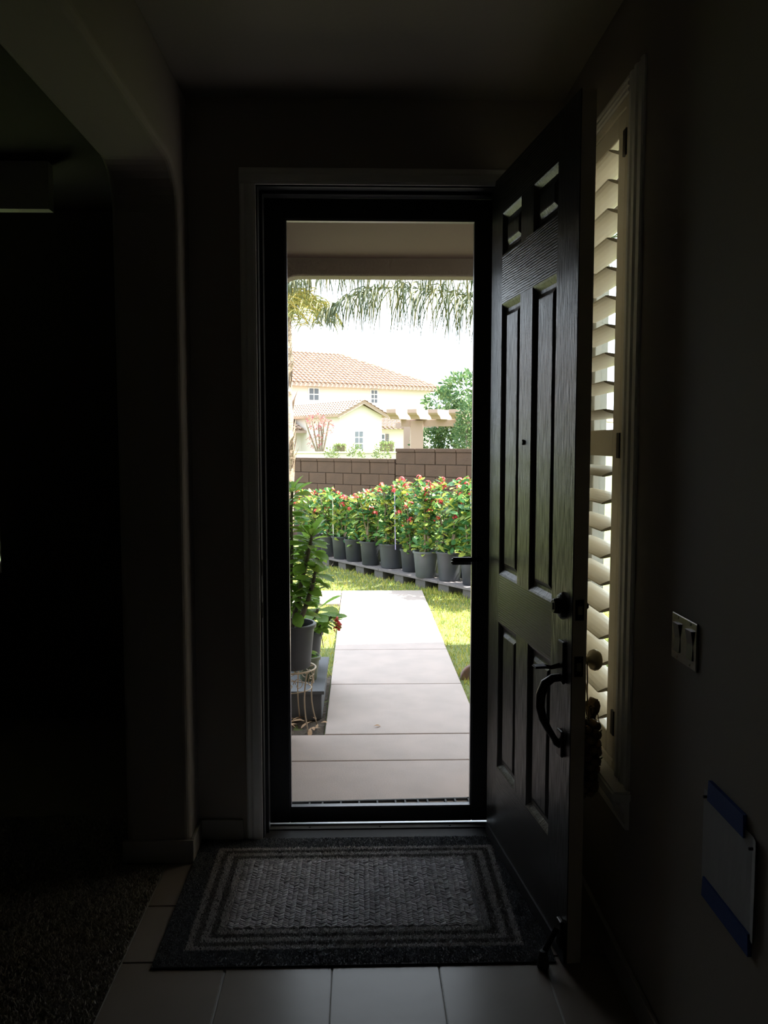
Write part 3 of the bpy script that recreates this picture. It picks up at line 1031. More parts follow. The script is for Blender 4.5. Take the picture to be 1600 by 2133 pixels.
def low_leaf():
    vs = np.array([(0, 0, 0), (.45, -.19, .03), (.45, .19, .03), (.8, -.15, -.02), (.8, .15, -.02), (1, 0, -.09), (.5, 0, -.03)])
    return vs, [(0, 1, 6), (0, 6, 2), (1, 3, 6), (6, 4, 2), (3, 5, 6), (6, 5, 4)]


LV, LF = low_leaf()
LF = np.array(LF)


def leaf_cloud(name, mats, m, parent, loc):
    """mats: list of 4x4 leaf placements -> one joined mesh"""
    n_ = len(mats)
    A = np.array([np.array(M) for M in mats])
    V = np.einsum('nij,kj->nki', A[:, :3, :3], LV) + A[:, None, :3, 3]
    Fa = (np.arange(n_)[:, None, None] * len(LV) + LF[None]).reshape(-1, 3)
    o = soup(name, V.reshape(-1, 3), Fa, m, parent, loc)
    o['kind'] = 'stuff'
    return o


def frame_x(d, roll=0.0):
    d = Vector(d).normalized()
    y = Vector((0, 0, 1)).cross(d)
    y = y.normalized() if y.length > 1e-4 else Vector((0, 1, 0))
    z = d.cross(y)
    M = Matrix((d, y, z)).transposed().to_4x4()
    return M @ Matrix.Rotation(roll, 4, 'X')


def flower_mesh(seed, npet=20, R_=.038):
    r = random.Random(seed)
    mb = MB()
    for k in range(npet):
        th, ph = r.uniform(0, 6.28), r.uniform(-.3, 1.3)
        c = Vector((math.cos(th) * math.cos(ph), math.sin(th) * math.cos(ph), math.sin(ph))) * R_
        nrm = c.normalized()
        t = nrm.orthogonal().normalized()
        b = nrm.cross(t)
        s = r.uniform(.010, .015)
        vs = [c + nrm * .003] + [c + (t * math.cos(q * 1.0472) + b * math.sin(q * 1.0472)) * s for q in range(6)]
        mb.add(vs, [(0, q + 1, (q + 1) % 6 + 1) for q in range(6)])
    return mb.mesh('flower', M_FLOWER)


FLW = [flower_mesh(s) for s in range(4)]


def pot_mb(r0, r1, h, z=0.0):
    rim = .022
    p = MB().lathe([(0, z), (r0 * .95, z), (r0, z + .006), (r1 * .98, z + h - rim), (r1 * .92, z + h - rim), (r1 * .92, z + h - .06), (0, z + h - .06)], n=28)
    return p


def rim_mb(r1, h, z=0.0):
    return MB().lathe([(r1 * .97, z + h - .024), (r1 + .008, z + h - .024), (r1 + .010, z + h - .004), (r1 + .006, z + h), (r1 * .95, z + h), (r1 * .95, z + h - .024)], n=28)


POTS = {}


def pot_parts(root, r0, r1, h, m):
    key = (r0, r1, h, m.name)
    if key not in POTS:
        a = pot_mb(r0, r1, h).mesh('pot', m, True)
        b = rim_mb(r1, h).mesh('rim', m, True)
        try:
            a.set_sharp_from_angle(angle=.7)
            b.set_sharp_from_angle(angle=.7)
        except Exception:
            pass
        s = MB().lathe([(0, h - .045), (r1 * .5, h - .042), (r1 * .93, h - .05)], n=20).mesh('soil', M_SOIL)
        POTS[key] = (a, b, s)
    a, b, s = POTS[key]
    p = inst(a, 'pot', root, Matrix.Identity(4))
    inst(b, 'rim', p, Matrix.Identity(4))
    inst(s, 'soil', root, Matrix.Identity(4))
    return p


def row_plant(seed, base, h, pot=(.115, .142, .30), pm=None, label='', group=None, nstem=6, lean=0.16, flowers=7, dense=1.0):
    r = random.Random(seed)
    root = empty('potted_shrub', base)
    tag(root, label, 'potted plant', group)
    pot_parts(root, *pot, pm or M_POT)
    zr = pot[2] - .05
    leaves, tips = [], []
    for s_ in range(nstem):
        a = r.uniform(0, 6.28)
        rr_ = r.uniform(.01, .07)
        hh = h * r.uniform(.72, 1.0)
        ln = r.uniform(.3, 1.0) * lean
        pts = []
        for k in range(7):
            t = k / 6
            pts.append(Vector((math.cos(a) * (rr_ + ln * t ** 1.4) + r.gauss(0, .008), math.sin(a) * (rr_ + ln * t ** 1.4) + r.gauss(0, .008), zr + hh * t)))
        st = MB().tube(pts, [.013 - .0012 * k for k in range(7)], 7).build('stem', M_STEMG, root, True, local=True)
        n_ = int(hh * 85 * dense)
        for q in range(n_):
            t = r.uniform(.0, 1.0) ** .8
            f = t * 6
            i = min(int(f), 5)
            p = pts[i].lerp(pts[i + 1], f - i)
            az, el = r.uniform(0, 6.28), r.uniform(-.6, .9)
            d = Vector((math.cos(az) * math.cos(el), math.sin(az) * math.cos(el), math.sin(el)))
            L = r.uniform(.075, .14)
            p2 = p + Vector((r.gauss(0, .045), r.gauss(0, .045), r.gauss(0, .01)))
            leaves.append(Matrix.Translation(p2) @ frame_x(d, r.uniform(-.9, .9)) @ Matrix.Diagonal((L, L * 1.12, L, 1)))
        tips.append(pts[-1])
        for q in range(9):                # rosette at the tip
            az, el = q * .72, r.uniform(.1, 1.0)
            d = Vector((math.cos(az) * math.cos(el), math.sin(az) * math.cos(el), math.sin(el)))
            L = r.uniform(.07, .11)
            leaves.append(Matrix.Translation(pts[-1]) @ frame_x(d, r.uniform(-.4, .4)) @ Matrix.Diagonal((L, L * 1.1, L, 1)))
    leaf_cloud('foliage', leaves, M_LEAF, root, (0, 0, 0))
    for k in range(flowers):
        if k < len(tips):
            p = tips[k] + Vector((r.uniform(-.05, .05), r.uniform(-.06, 0), r.uniform(-.01, .05)))
        else:
            p = Vector((r.uniform(-.16, .16), r.uniform(-.16, -.05), zr + h * r.uniform(.5, .95)))
        s = r.uniform(.7, 1.15)
        inst(FLW[k % 4], 'flower', root, Matrix.Translation(p) @ Matrix.Rotation(r.uniform(0, 6), 4, 'Z') @ Matrix.Diagonal((s, s, s, 1)))
    return root


# row of pots on planks along the wall
GRP = 'potted shrubs on the plank shelf by the block wall'
NTH = ['next', 'second', 'third', 'fourth', 'fifth', 'sixth', 'seventh', 'eighth']
ROWL = ['shrub in a dark pot on the shelf, %s from the widest pot towards the palm' % NTH[4 - k] for k in range(5)]
ROWL += ['', 'shrub in a narrow dark pot between the widest pot and the pale-rimmed pot', '']
ROWL += ['shrub in a dark pot on the shelf, %s after the pale-rimmed pot' % NTH[k] for k in range(4)]
ROWL += ['shrub in a dark pot on the shelf, %s from the widest pot towards the palm' % NTH[5 + k] for k in range(2)]
BACKL = ['tall shrub standing on the ground behind the shelf, %s from its palm end' % w for w in ('first', 'second', 'third', 'fourth', 'fifth', 'sixth', 'seventh', 'eighth', 'ninth')]
ZP = -.072
row = [((662, 1152), .115, .140, .29), ((684, 1160), .110, .135, .29), ((711, 1165), .115, .140, .31), ((737, 1170), .108, .135, .30), ((771, 1178), .112, .140, .31),
       ((815, 1184.5), .138, .165, .31), ((855, 1192), .105, .130, .28), ((886, 1204), .118, .148, .31), ((936, 1211), .122, .152, .335), ((985, 1220), .115, .142, .31)]
tops = [.62, .66, .68, .66, .72, .82, .78, .80, .84, .90]
rowpos = []
for k, (pxy, r0, r1, hh) in enumerate(row):
    b = at_z(*pxy, ZP)
    b.y += r0 * .8
    b.x += r0 * .1
    rowpos.append(b.copy())
    if k == 7:
        row_plant(100 + k, b, tops[k], (r0, r1, hh), M_POTL, 'red-flowering shrub in a paler grey pot with a light rim on the plank shelf', None, flowers=8)
    elif k == 5:
        row_plant(100 + k, b, tops[k], (r0, r1, hh), None, 'red-flowering shrub in the widest dark pot on the plank shelf', None, nstem=8, flowers=9)
    else:
        row_plant(100 + k, b, tops[k], (r0, r1, hh), None, ROWL[k], GRP, flowers=8)
for nm, k, fx, y0, y1, col in (('a', 2, 693, 1020, 1075, (.75, .72, .66)), ('b', 6, 822, 1012, 1085, (.42, .36, .62)), ('c', 9, 980, 1008, 1060, (.62, .60, .70))):
    root = [o for o in COL.objects if o.name.startswith('potted_shrub') and o.parent is None][k]
    yy = rowpos[k].y + .03
    MB().tube([at_y(fx + 2, y1 + 60, yy), at_y(fx, y0 + 10, yy)], .006, 8).build('plant_stake', mat('stake_' + nm, col, .5), root)
dirn = (rowpos[-1] - rowpos[0]).normalized()
for k in range(2):                     # the row goes on to the right, past the door frame
    b = rowpos[-1] + dirn * (.37 * (k + 1))
    b.z = ZP
    row_plant(140 + k, b, .8, (.115, .142, .31), None, ROWL[10 + k], GRP)
for k in range(1):
    b = rowpos[0] - dirn * (.36 * (k + 1))
    b.z = ZP
    row_plant(150 + k, b, .6, (.115, .142, .29), None, ROWL[12 + k], GRP)
# second row right behind, standing on the ground
nrm = Vector((-dirn.y, dirn.x, 0))
if nrm.y < 0:
    nrm = -nrm
for k in range(9):
    b = rowpos[0].lerp(rowpos[-1], (k + .4) / 9) + nrm * .46
    b.z = ZG - .02
    row_plant(170 + k, b, (.58, .60, .62, .64, .92, .90, .80, .96, 1.0)[k] + .04 * random.random(), (.115, .142, .31), None, BACKL[k], 'shrubs behind the shelf of pots', flowers=8, dense=.8)
# plank shelf on cement blocks
sh_a, sh_b = rowpos[0] - dirn * .62, rowpos[-1] + dirn * 1.0
ang = math.atan2(dirn.y, dirn.x)
shelf = empty('plank_shelf', (sh_a.x, sh_a.y, ZG - .03), ang)
tag(shelf, 'low shelf of weathered planks on cement blocks under the pots', 'shelf')
Ls = (sh_b - sh_a).length
zt = ZP - (ZG - .03) - .001
for k in range(3):
    y0 = -.19 + k * .13
    x = 0.0
    while x < Ls:
        ln = min(1.22, Ls - x)
        bevel(MB().box(x, x + ln - .006, y0, y0 + .115, zt - .028, zt).build('plank', M_PLANK, shelf, local=True), .003)
        x += 1.22
x = .12
while x < Ls:
    MB().box(x, x + .19, -.17, .16, .0, zt - .029).build('cement_block', M_BLOCKF, shelf, local=True)
    x += .44

# ------------------------------------------------------------------ stepped block wall
def block_wall(A, B, ztop, label, seed):
    A, B = Vector(A), Vector(B)
    d = (B - A)
    L = d.length
    root = empty('block_wall', (A.x, A.y, ZG - .1), math.atan2(d.y, d.x))
    tag(root, label, 'wall')
    hw = ztop - (ZG - .1)
    MB().box(0.02, L - .02, -.055, .055, 0, hw - .06).build('mortar_core', M_MORTAR, root, local=True)
    bw, bh = .40, .20
    bmsh = MB().bevbox(-bw / 2 + .005, bw / 2 - .005, -.074, .074, -bh / 2 + .005, bh / 2 - .005, .004).mesh('block', M_BLOCK)
    capm = MB().bevbox(-bw / 2 + .003, bw / 2 - .003, -.085, .085, -.03, .03, .006).mesh('cap_block', M_BLOCK)
    r = random.Random(seed)
    nrow = int((hw - .06) / bh) + 1
    for j in range(nrow):
        zc = hw - .06 - bh * (j + .5)
        if zc < -.12:
            continue
        x0 = -bw / 2 if j % 2 else 0
        k = 0
        while x0 + k * bw < L:
            a, b = max(0, x0 + k * bw), min(L, x0 + (k + 1) * bw)
            k += 1
            if b - a < .06:
                continue
            inst(bmsh, 'block', root, Matrix.Translation(((a + b) / 2, r.uniform(-.004, .004), zc)) @ Matrix.Rotation(r.uniform(-.006, .006), 4, 'Z') @ Matrix.Diagonal(((b - a) / bw, 1, 1, 1)))
    k = 0
    while k * bw < L:
        a, b = k * bw, min(L, (k + 1) * bw)
        k += 1
        if b - a > .06:
            inst(capm, 'cap_block', root, Matrix.Translation(((a + b) / 2, 0, hw - .03)) @ Matrix.Diagonal(((b - a) / bw, 1, 1, 1)))
    return root


WA, WB, WC = (-2.6, 17.08), (.63, 14.5), (3.3, 12.36)
block_wall((WA[0], WA[1], 0), (WB[0], WB[1], 0), 1.235, 'lower brown block wall behind the shrubs, beside the palm trunk', 1)
block_wall((WB[0] + .01, WB[1] - .01, 0), (WC[0], WC[1], 0), 1.412, 'taller brown block wall behind the shrubs, in front of the pergola', 2)

# ------------------------------------------------------------------ pots left of the walk
box = empty('low_platform', (-.62, 5.55, ZG))
tag(box, 'low grey board platform carrying pots beside the walkway', 'platform')
bevel(MB().box(-1.0, -.222, 5.15, 6.0, -.025, -.003).build('top_board', M_BOX, box), .003)
bevel(MB().box(-.98, -.240, 5.17, 5.19, ZG - .02, -.026).build('front_board', M_BOX, box), .003)
bevel(MB().box(-.258, -.238, 5.19, 5.98, ZG - .02, -.026).build('side_board', M_BOX, box), .003)
MB().box(-.98, -.96, 5.19, 5.98, ZG - .02, -.026).build('side_board', M_BOX, box)

SC_ = Vector((-.415, 5.0, 0))
stand = empty('plant_stand', (SC_.x, SC_.y, ZG))
tag(stand, 'round wire plant stand with scrolled sides under the tall potted shrub', 'plant stand')
zr, Rr = .186, .150
ring = [(SC_.x + Rr * math.cos(t), SC_.y + Rr * math.sin(t), zr) for t in [2 * math.pi * k / 36 for k in range(37)]]
MB().tube(ring, .0055, 7, False).build('top_ring', M_WIRE, stand, True)
ring = [(SC_.x + .125 * math.cos(t), SC_.y + .125 * math.sin(t), zr - .12) for t in [2 * math.pi * k / 30 for k in range(31)]]
MB().tube(ring, .003, 6, False).build('lower_ring', M_WIRE, stand, True)
for k in range(2):
    a = .4 + k * math.pi / 2
    MB().tube([(SC_.x - Rr * math.cos(a), SC_.y - Rr * math.sin(a), zr - .004), (SC_.x + Rr * math.cos(a), SC_.y + Rr * math.sin(a), zr - .004)], .004, 6).build('cross_wire', M_WIRE, stand)
for k in range(6):
    a = .25 + k * math.pi / 3
    pts = []
    for t in range(8):
        f = t / 7
        rr_ = Rr - .03 * math.sin(f * math.pi) + .012 * f
        pts.append((SC_.x + rr_ * math.cos(a), SC_.y + rr_ * math.sin(a), zr - .004 - f * (zr - ZG + .012)))
    MB().tube(pts, .0042, 7).build('leg', M_WIRE, stand, True)
    a2 = a + math.pi / 6
    for sgn in (-1, 1):
        sp = []
        for t in range(22):
            f = t / 21
            th = f * 4.6 * math.pi / 2
            rad = .036 * (1 - f * .75)
            aa = a2 + sgn * (.19 - (rad * math.cos(th)) / Rr)
            zz = zr - .065 + rad * math.sin(th) - .01 * f
            sp.append((SC_.x + (Rr - .012) * math.cos(aa), SC_.y + (Rr - .012) * math.sin(aa), zz))
        MB().tube(sp, .0026, 6).build('scroll', M_WIRE, stand, True)


# leaves of the near plants are separate pieces
def leafmesh(L, m, g):
    V_, F_ = LG[g]
    mb = MB().add((V_ * L).tolist(), F_.tolist())
    return mb.mesh('leaf', m, True)


LM = [leafmesh(1, M_LEAF1, 0), leafmesh(1, M_LEAF2, 1), leafmesh(1, M_LEAF1, 2)]


def near_plant(root, stems, seed, leafspec, spines=True):
    r = random.Random(seed)
    off = Vector(root.location)
    for si, pts in enumerate(stems):
        pts = [Vector(p) for p in pts]
        fine = []
        for i in range(len(pts) - 1):
            for t in range(5):
                fine.append(pts[i].lerp(pts[i + 1], t / 5))
        fine.append(pts[-1])
        n_ = len(fine)
        st = MB().tube([p - off for p in fine], [.017 - .009 * i / n_ for i in range(n_)], 9).build('stem', M_STEM, root, True, local=True)
        if spines:
            sp = MB()
            for i in range(n_ - 1):
                for q in range(11):
                    p = fine[i].lerp(fine[i + 1], r.random()) - off
                    az = r.uniform(0, 6.28)
                    d = Vector((math.cos(az), math.sin(az), r.uniform(-.2, .6))).normalized()
                    t_ = d.orthogonal() * .0016
                    b_ = d.cross(t_.normalized()) * .0016
                    c = p + d * .012
                    tip = p + d * r.uniform(.024, .036)
                    sp.add([c + t_, c - t_ * .5 + b_, c - t_ * .5 - b_, tip], [(0, 1, 3), (1, 2, 3), (2, 0, 3)])
            o = sp.build('thorns', M_STEM, st, local=True)
            o['kind'] = 'stuff'
        a0, a1, cnt, L0, L1 = leafspec[si]
        for q in range(cnt):
            t = a0 + (a1 - a0) * (q + r.random() * .6) / cnt
            f = min(t, .999) * (n_ - 1)
            i = int(f)
            p = fine[i].lerp(fine[i + 1], f - i)
            az = q * 2.4 + r.uniform(-.4, .4)
            el = r.uniform(-.25, .35) + (.7 if t > .92 else 0)
            d = Vector((math.cos(az) * math.cos(el), math.sin(az) * math.cos(el), math.sin(el)))
            L = r.uniform(L0, L1)
            inst(LM[r.choice((0, 0, 1, 2))], 'leaf', root, Matrix.Translation(p - off) @ frame_x(d, r.uniform(-.5, .5)) @ Matrix.Diagonal((L, L, L, 1)))


p1 = empty('potted_shrub', (SC_.x, SC_.y, zr + .006))
tag(p1, 'tall thorny-stemmed shrub in a grey pot on the wire plant stand', 'potted plant')
pot_parts(p1, .120, .146, .262, M_POT)
Z = zr + .22


def W(x, y, Y):
    return at_y(x, y, Y)


near_plant(p1, [
    [W(606, 1325, 5.0), W(613, 1284, 5.0), W(622, 1240, 5.0), W(634, 1190, 4.98), W(645, 1140, 4.97), W(650, 1112, 4.97)],
    [W(596, 1325, 5.02), W(604, 1240, 5.04), W(607, 1150, 5.05), W(606, 1060, 5.06), W(609, 1020, 5.06)],
    [(-.45, 5.03, Z), (-.50, 5.05, .65), (-.53, 5.06, .9), (-.52, 5.05, 1.15)],
    [(-.39, 5.05, Z), (-.36, 5.10, .62), (-.33, 5.14, .80), (-.31, 5.15, .93)],
    [(-.38, 4.98, Z), W(640, 1255, 4.93), W(652, 1215, 4.92), W(658, 1185, 4.92)],
], 11, [(.22, 1, 74, .10, .165), (.15, 1, 96, .10, .16), (.2, 1, 44, .09, .14), (.2, 1, 50, .09, .14), (.3, 1, 30, .09, .14)])

p2 = empty('potted_shrub', (-.398, 5.74, -.002))
tag(p2, 'low leafy shrub with one red flower cluster in a pot on the platform', 'potted plant')
pot_parts(p2, .115, .140, .245, M_POT)
near_plant(p2, [
    [(-.40, 5.74, .2), (-.36, 5.70, .30), W(655, 1285, 5.66), W(662, 1268, 5.64)],
    [(-.38, 5.72, .2), (-.31, 5.68, .27), W(680, 1295, 5.62), W(690, 1285, 5.6)],
    [(-.42, 5.76, .2), (-.43, 5.78, .4), (-.42, 5.78, .55)],
], 12, [(.25, 1, 30, .13, .19), (.25, .9, 22, .09, .125), (.2, 1, 26, .11, .16)], True)
off = Vector(p2.location)
for q, (fx, fy) in enumerate(((703, 1292), (707, 1303), (702, 1310))):
    inst(FLW[q], 'flower', p2, Matrix.Translation(W(fx, fy, 5.58) - off) @ Matrix.Rotation(1.2, 4, 'X') @ Matrix.Diagonal((.62, .62, .62, 1)))
MB().tube([W(690, 1288, 5.6), W(699, 1288, 5.59), W(704, 1298, 5.58)], .003, 6).build('flower_stalk', M_STEM, p2)
# wire hanger hook of this pot
hk = [(-.262, 5.68, .243), (-.256, 5.66, .20), (-.250, 5.655, .165), (-.246, 5.66, .145)]
MB().tube(hk, .003, 6).build('wire_hook', M_WIRE, p2)

p3 = empty('potted_seedling', (-.335, 5.42, -.002))
tag(p3, 'small seedling pot between the stand and the taller pot on the platform', 'potted plant')
pot_parts(p3, .055, .072, .155, mat('olive_pot', (.12, .14, .09), .5))
near_plant(p3, [[(-.335, 5.42, .10), (-.33, 5.42, .16), (-.325, 5.42, .19)]], 13, [(.3, 1, 10, .04, .07)], False)

# dry leaves on the soil and one on the walk
dl = MB().add((LG[1][0] * 1).tolist(), LG[1][1].tolist()).mesh('dry_leaf', M_DRY, True)
rd = random.Random(8)
for k in range(34):
    x, y = rd.uniform(-.60, -.235), rd.uniform(4.88, 5.13)
    L = rd.uniform(.04, .085)
    o = bpy.data.objects.new('dry_leaf', dl)
    COL.objects.link(o)
    o.matrix_basis = Matrix.Translation((x, y, ZG + .012)) @ Euler((rd.uniform(-.35, .35), rd.uniform(-.3, .1), rd.uniform(0, 6.28))).to_matrix().to_4x4() @ Matrix.Diagonal((L, L, L, 1))
    tag(o, 'curled dry leaf lying on the soil under the plant stand', 'leaf', 'dry leaves under the plant stand')
p = at_z(778, 1516, ZG)
o = bpy.data.objects.new('dry_leaf', dl)
COL.objects.link(o)
o.matrix_basis = Matrix.Translation((p.x, p.y, ZG + .010)) @ Euler((.3, -.1, .5)).to_matrix().to_4x4() @ Matrix.Diagonal((.05, .05, .05, 1))
tag(o, 'single curled dry leaf on the shaded concrete walk', 'leaf')

# rounded terracotta edging pieces in the grass on the right
for k, (xx, yy) in enumerate(((.872, 6.07), (1.19, 6.09), (1.51, 6.11))):
    pr = [(-.15, ZG - .06)]
    for q in range(13):
        a = math.pi - math.pi * q / 12
        pr.append((.15 * math.cos(a), ZG - .02 + .115 * math.sin(a)))
    pr.append((.15, ZG - .06))
    mb = MB().prism([(u + xx, v) for u, v in pr], yy, yy + .05, 'Y')
    o = bevel(mb.build('edging_tile', M_TERRA), .012, 3)
    tag(o, ['round-topped terracotta edging tile in the grass next to the concrete walk', 'round-topped terracotta edging tile between its two neighbours in the grass', 'round-topped terracotta edging tile at the far end from the walk'][k], 'garden edging', 'terracotta edging tiles')


# ------------------------------------------------------------------ palms
def frond(parent, pts, m, seed, L0, spacing=.03, droop=1.0, thick=.014, upright=.1, wleaf=.011):
    """arching rachis with two ranks of hanging leaflets"""
    r = random.Random(seed)
    pts = [Vector(p) for p in pts]
    fine = []
    for i in range(len(pts) - 1):
        p0, p1_, p2_, p3_ = pts[max(i - 1, 0)], pts[i], pts[i + 1], pts[min(i + 2, len(pts) - 1)]
        for t in range(6):
            u = t / 6
            fine.append(.5 * ((2 * p1_) + (p2_ - p0) * u + (2 * p0 - 5 * p1_ + 4 * p2_ - p3_) * u * u + (3 * p1_ - p0 - 3 * p2_ + p3_) * u ** 3))
    fine.append(pts[-1])
    n_ = len(fine)
    off = Vector(parent.location)
    rach = MB().tube([p - off for p in fine], [thick * (1 - .85 * i / n_) for i in range(n_)], 6).build('frond', m, parent, True, local=True)
    V, Q = [], []
    total = sum((fine[i + 1] - fine[i]).length for i in range(n_ - 1))
    cnt = int(total / spacing)
    for q in range(cnt):
        f = (q + .5) / cnt
        fi = f * (n_ - 1)
        i = min(int(fi), n_ - 2)
        p = fine[i].lerp(fine[i + 1], fi - i) - off
        tan = (fine[i + 1] - fine[i]).normalized()
        side = tan.cross(Vector((0, 0, 1))).normalized()
        Ll = L0 * (.45 + .9 * math.sin(math.pi * min(1, f * .85 + .12))) * r.uniform(.75, 1.1)
        for s_ in (-1, 1):
            d = (side * s_ * r.uniform(.35, 1.0) + tan * r.uniform(-.45, .7) + Vector((0, 0, r.uniform(-.3, .5) + upright))).normalized()
            o = len(V)
            pos = p.copy()
            step = Ll / 6
            for k in range(7):
                w = wleaf * (1 - (k / 6) ** 2 * .95) * .5
                ws = d.cross(Vector((r.uniform(-.2, .2), 1 * .6, .4))).normalized() * w
                V += [tuple(pos + ws), tuple(pos - ws)]
                pos = pos + d * step
                d = (d + Vector((r.gauss(0, .06), r.gauss(0, .06), -.46 * droop))).normalized()
            for k in range(6):
                Q.append((o + 2 * k, o + 2 * k + 1, o + 2 * k + 3, o + 2 * k + 2))
    lf = soup('leaflets', V, Q, m, rach)
    lf['kind'] = 'stuff'
    return rach


pc = at_y(586, 628, 13.0)
palm = empty('palm_tree', (-1.19, 13.0, ZG - .03))
tag(palm, 'shaggy palm trunk with yellowing fronds standing before the lower block wall', 'palm tree')
tp = []
for k in range(20):
    z = ZG - .1 + k * (3.55 - ZG) / 19
    tp.append((-1.19 + .03 * math.sin(z * 1.3), 13.0, z))
tk = MB().tube(tp, [.165 + .012 * (k % 2) + .03 * (k > 14) for k in range(20)], 16)
tk.build('trunk', M_TRUNK, palm, False)
rp = random.Random(4)
for k in range(60):                    # old leaf bases clinging to the trunk
    a, z = rp.uniform(0, 6.28), rp.uniform(.9, 3.5)
    b = Vector((-1.19 + .03 * math.sin(z * 1.3) + .155 * math.cos(a), 13.0 + .155 * math.sin(a), z))
    d = Vector((math.cos(a), math.sin(a), 0))
    t = Vector((-d.y, d.x, 0))
    h_ = rp.uniform(.16, .38)
    mb = MB().add([b - t * .05, b + t * .05, b + t * .03 + d * .045 + Vector((0, 0, h_ * .6)), b - t * .03 + d * .045 + Vector((0, 0, h_ * .6)), b + d * rp.uniform(.05, .12) + Vector((0, 0, h_)), b + d * .03 - Vector((0, 0, .03))],
                  [(0, 1, 2, 3), (3, 2, 4), (0, 5, 1), (0, 3, 5), (1, 5, 2)])
    mb.build('leaf_base', M_TRUNK, palm)
top = Vector((-1.17, 13.0, 3.5))
for k in range(13):
    a = -2.6 + k * .48
    out = Vector((math.cos(a), math.sin(a), 0))
    ln = .62 + .28 * rp.random()
    up_ = rp.uniform(.1, .7)
    frond(palm, [top, top + out * ln * .35 + Vector((0, 0, .25 * up_ + .05)), top + out * ln * .7 + Vector((0, 0, .22 * up_ - .05)), top + out * ln + Vector((0, 0, -.3 + .2 * up_))], M_FRONDY, 300 + k, .38, .024, .6, .014, .1, .016)

palm2 = empty('palm_tree', (3.6, 10.6, ZG - .03))
tag(palm2, 'tall feather palm whose long drooping fronds hang across the sky', 'palm tree')
MB().tube([(3.6 + .05 * math.sin(k), 10.6, ZG - .1 + k * .42) for k in range(11)], [.17 - .004 * k for k in range(11)], 14).build('trunk', M_TRUNK, palm2)
T2 = Vector((3.6, 10.6, 4.0))
frond(palm2, [T2, Vector((2.9, 10.55, 3.95)), at_y(1010, 622, 10.5) + Vector((.25, 0, .10)), at_y(985, 616, 10.5), at_y(900, 603, 10.5), at_y(800, 600, 10.5), at_y(735, 616, 10.5), at_y(672, 648, 10.5)], M_FROND, 401, .66, .024, 1.5, .014, -.05, .016)
frond(palm2, [T2, Vector((2.9, 10.2, 4.1)), Vector((2.2, 9.9, 3.98)), at_y(985, 560, 9.7), at_y(860, 556, 9.6), at_y(740, 560, 9.6), at_y(640, 572, 9.6), at_y(600, 590, 9.6)], M_FROND, 402, .42, .028, 1.5, .012, -.05, .014)
for k in range(3):
    a = 1.25 + k * .6
    out = Vector((math.cos(a), math.sin(a), 0))
    frond(palm2, [T2, T2 + out * .8 + Vector((0, 0, .45)), T2 + out * 1.7 + Vector((0, 0, .3)), T2 + out * 2.3 + Vector((0, 0, -.4))], M_FROND, 410 + k, .5, .04, 1.0, .02, .1, .012)

# ------------------------------------------------------------------ pergola beyond the taller wall
pg = empty('pergola', (1.3, 20.0, -.3))
tag(pg, 'tan pergola with shaped rafter tails behind the taller block wall', 'pergola')
for x in (1.17, 4.4):
    bevel(MB().box(x, x + .29, 19.86, 20.15, -.3, 2.02).build('post', M_PERG, pg), .01)
for x in (1.17, 4.4):
    MB().box(x, x + .29, 23.0, 23.29, -.3, 2.02).build('post', M_PERG, pg)
bevel(MB().box(.95, 5.0, 19.92, 20.09, 1.885, 2.04).build('beam', M_PERG, pg), .006)
MB().box(.95, 5.0, 23.06, 23.23, 1.885, 2.04).build('beam', M_PERG, pg)
tail = [(0, .22), (0, .14), (.04, .10), (.10, .085), (.16, .05), (.20, .0), (4.2, .0), (4.2, .22)]
rm = MB().prism(tail, -.115, .115, 'Y').mesh('rafter', M_PERG)
for k in range(10):
    x = .70 + k * .47
    inst(rm, 'rafter', pg, Matrix.Translation((x - 1.3, -.55, 2.041 + .3)) @ Matrix.Rotation(math.radians(62), 4, 'Z'))


# ------------------------------------------------------------------ trees, hedges
def blob_tree(name, base, blobs, m, n_, L0, label, cat, trunk_top=None, seed=1, tr=.08, tmat=None):
    r = np.random.default_rng(seed)
    root = empty(name, base)
    tag(root, label, cat)
    off = Vector(base)
    if trunk_top:
        tt = Vector(trunk_top) - off
        MB().tube([(0, 0, -.05), tt * .5 + Vector((.05, 0, 0)), tt], [tr, tr * .75, tr * .4], 8).build('trunk', tmat or M_STEMG, root, True, local=True)
    mats = []
    vol = [b[3] * b[4] * b[5] for b in blobs]
    for b, v in zip(blobs, vol):
        k = int(n_ * v / sum(vol))
        for q in range(k):
            d = Vector(r.normal(0, 1, 3)).normalized()
            rad = r.uniform(.35, 1.0) ** .5
            p = Vector((b[0] + d.x * b[3] * rad, b[1] + d.y * b[4] * rad, b[2] + d.z * b[5] * rad)) - off
            dd = (d + Vector(r.normal(0, .6, 3))).normalized()
            L = L0 * r.uniform(.6, 1.3)
            mats.append(Matrix.Translation(p) @ frame_x(dd, r.uniform(-1.5, 1.5)) @ Matrix.Diagonal((L, L, L, 1)))
    leaf_cloud('foliage', mats, m, root, (0, 0, 0))
    return root


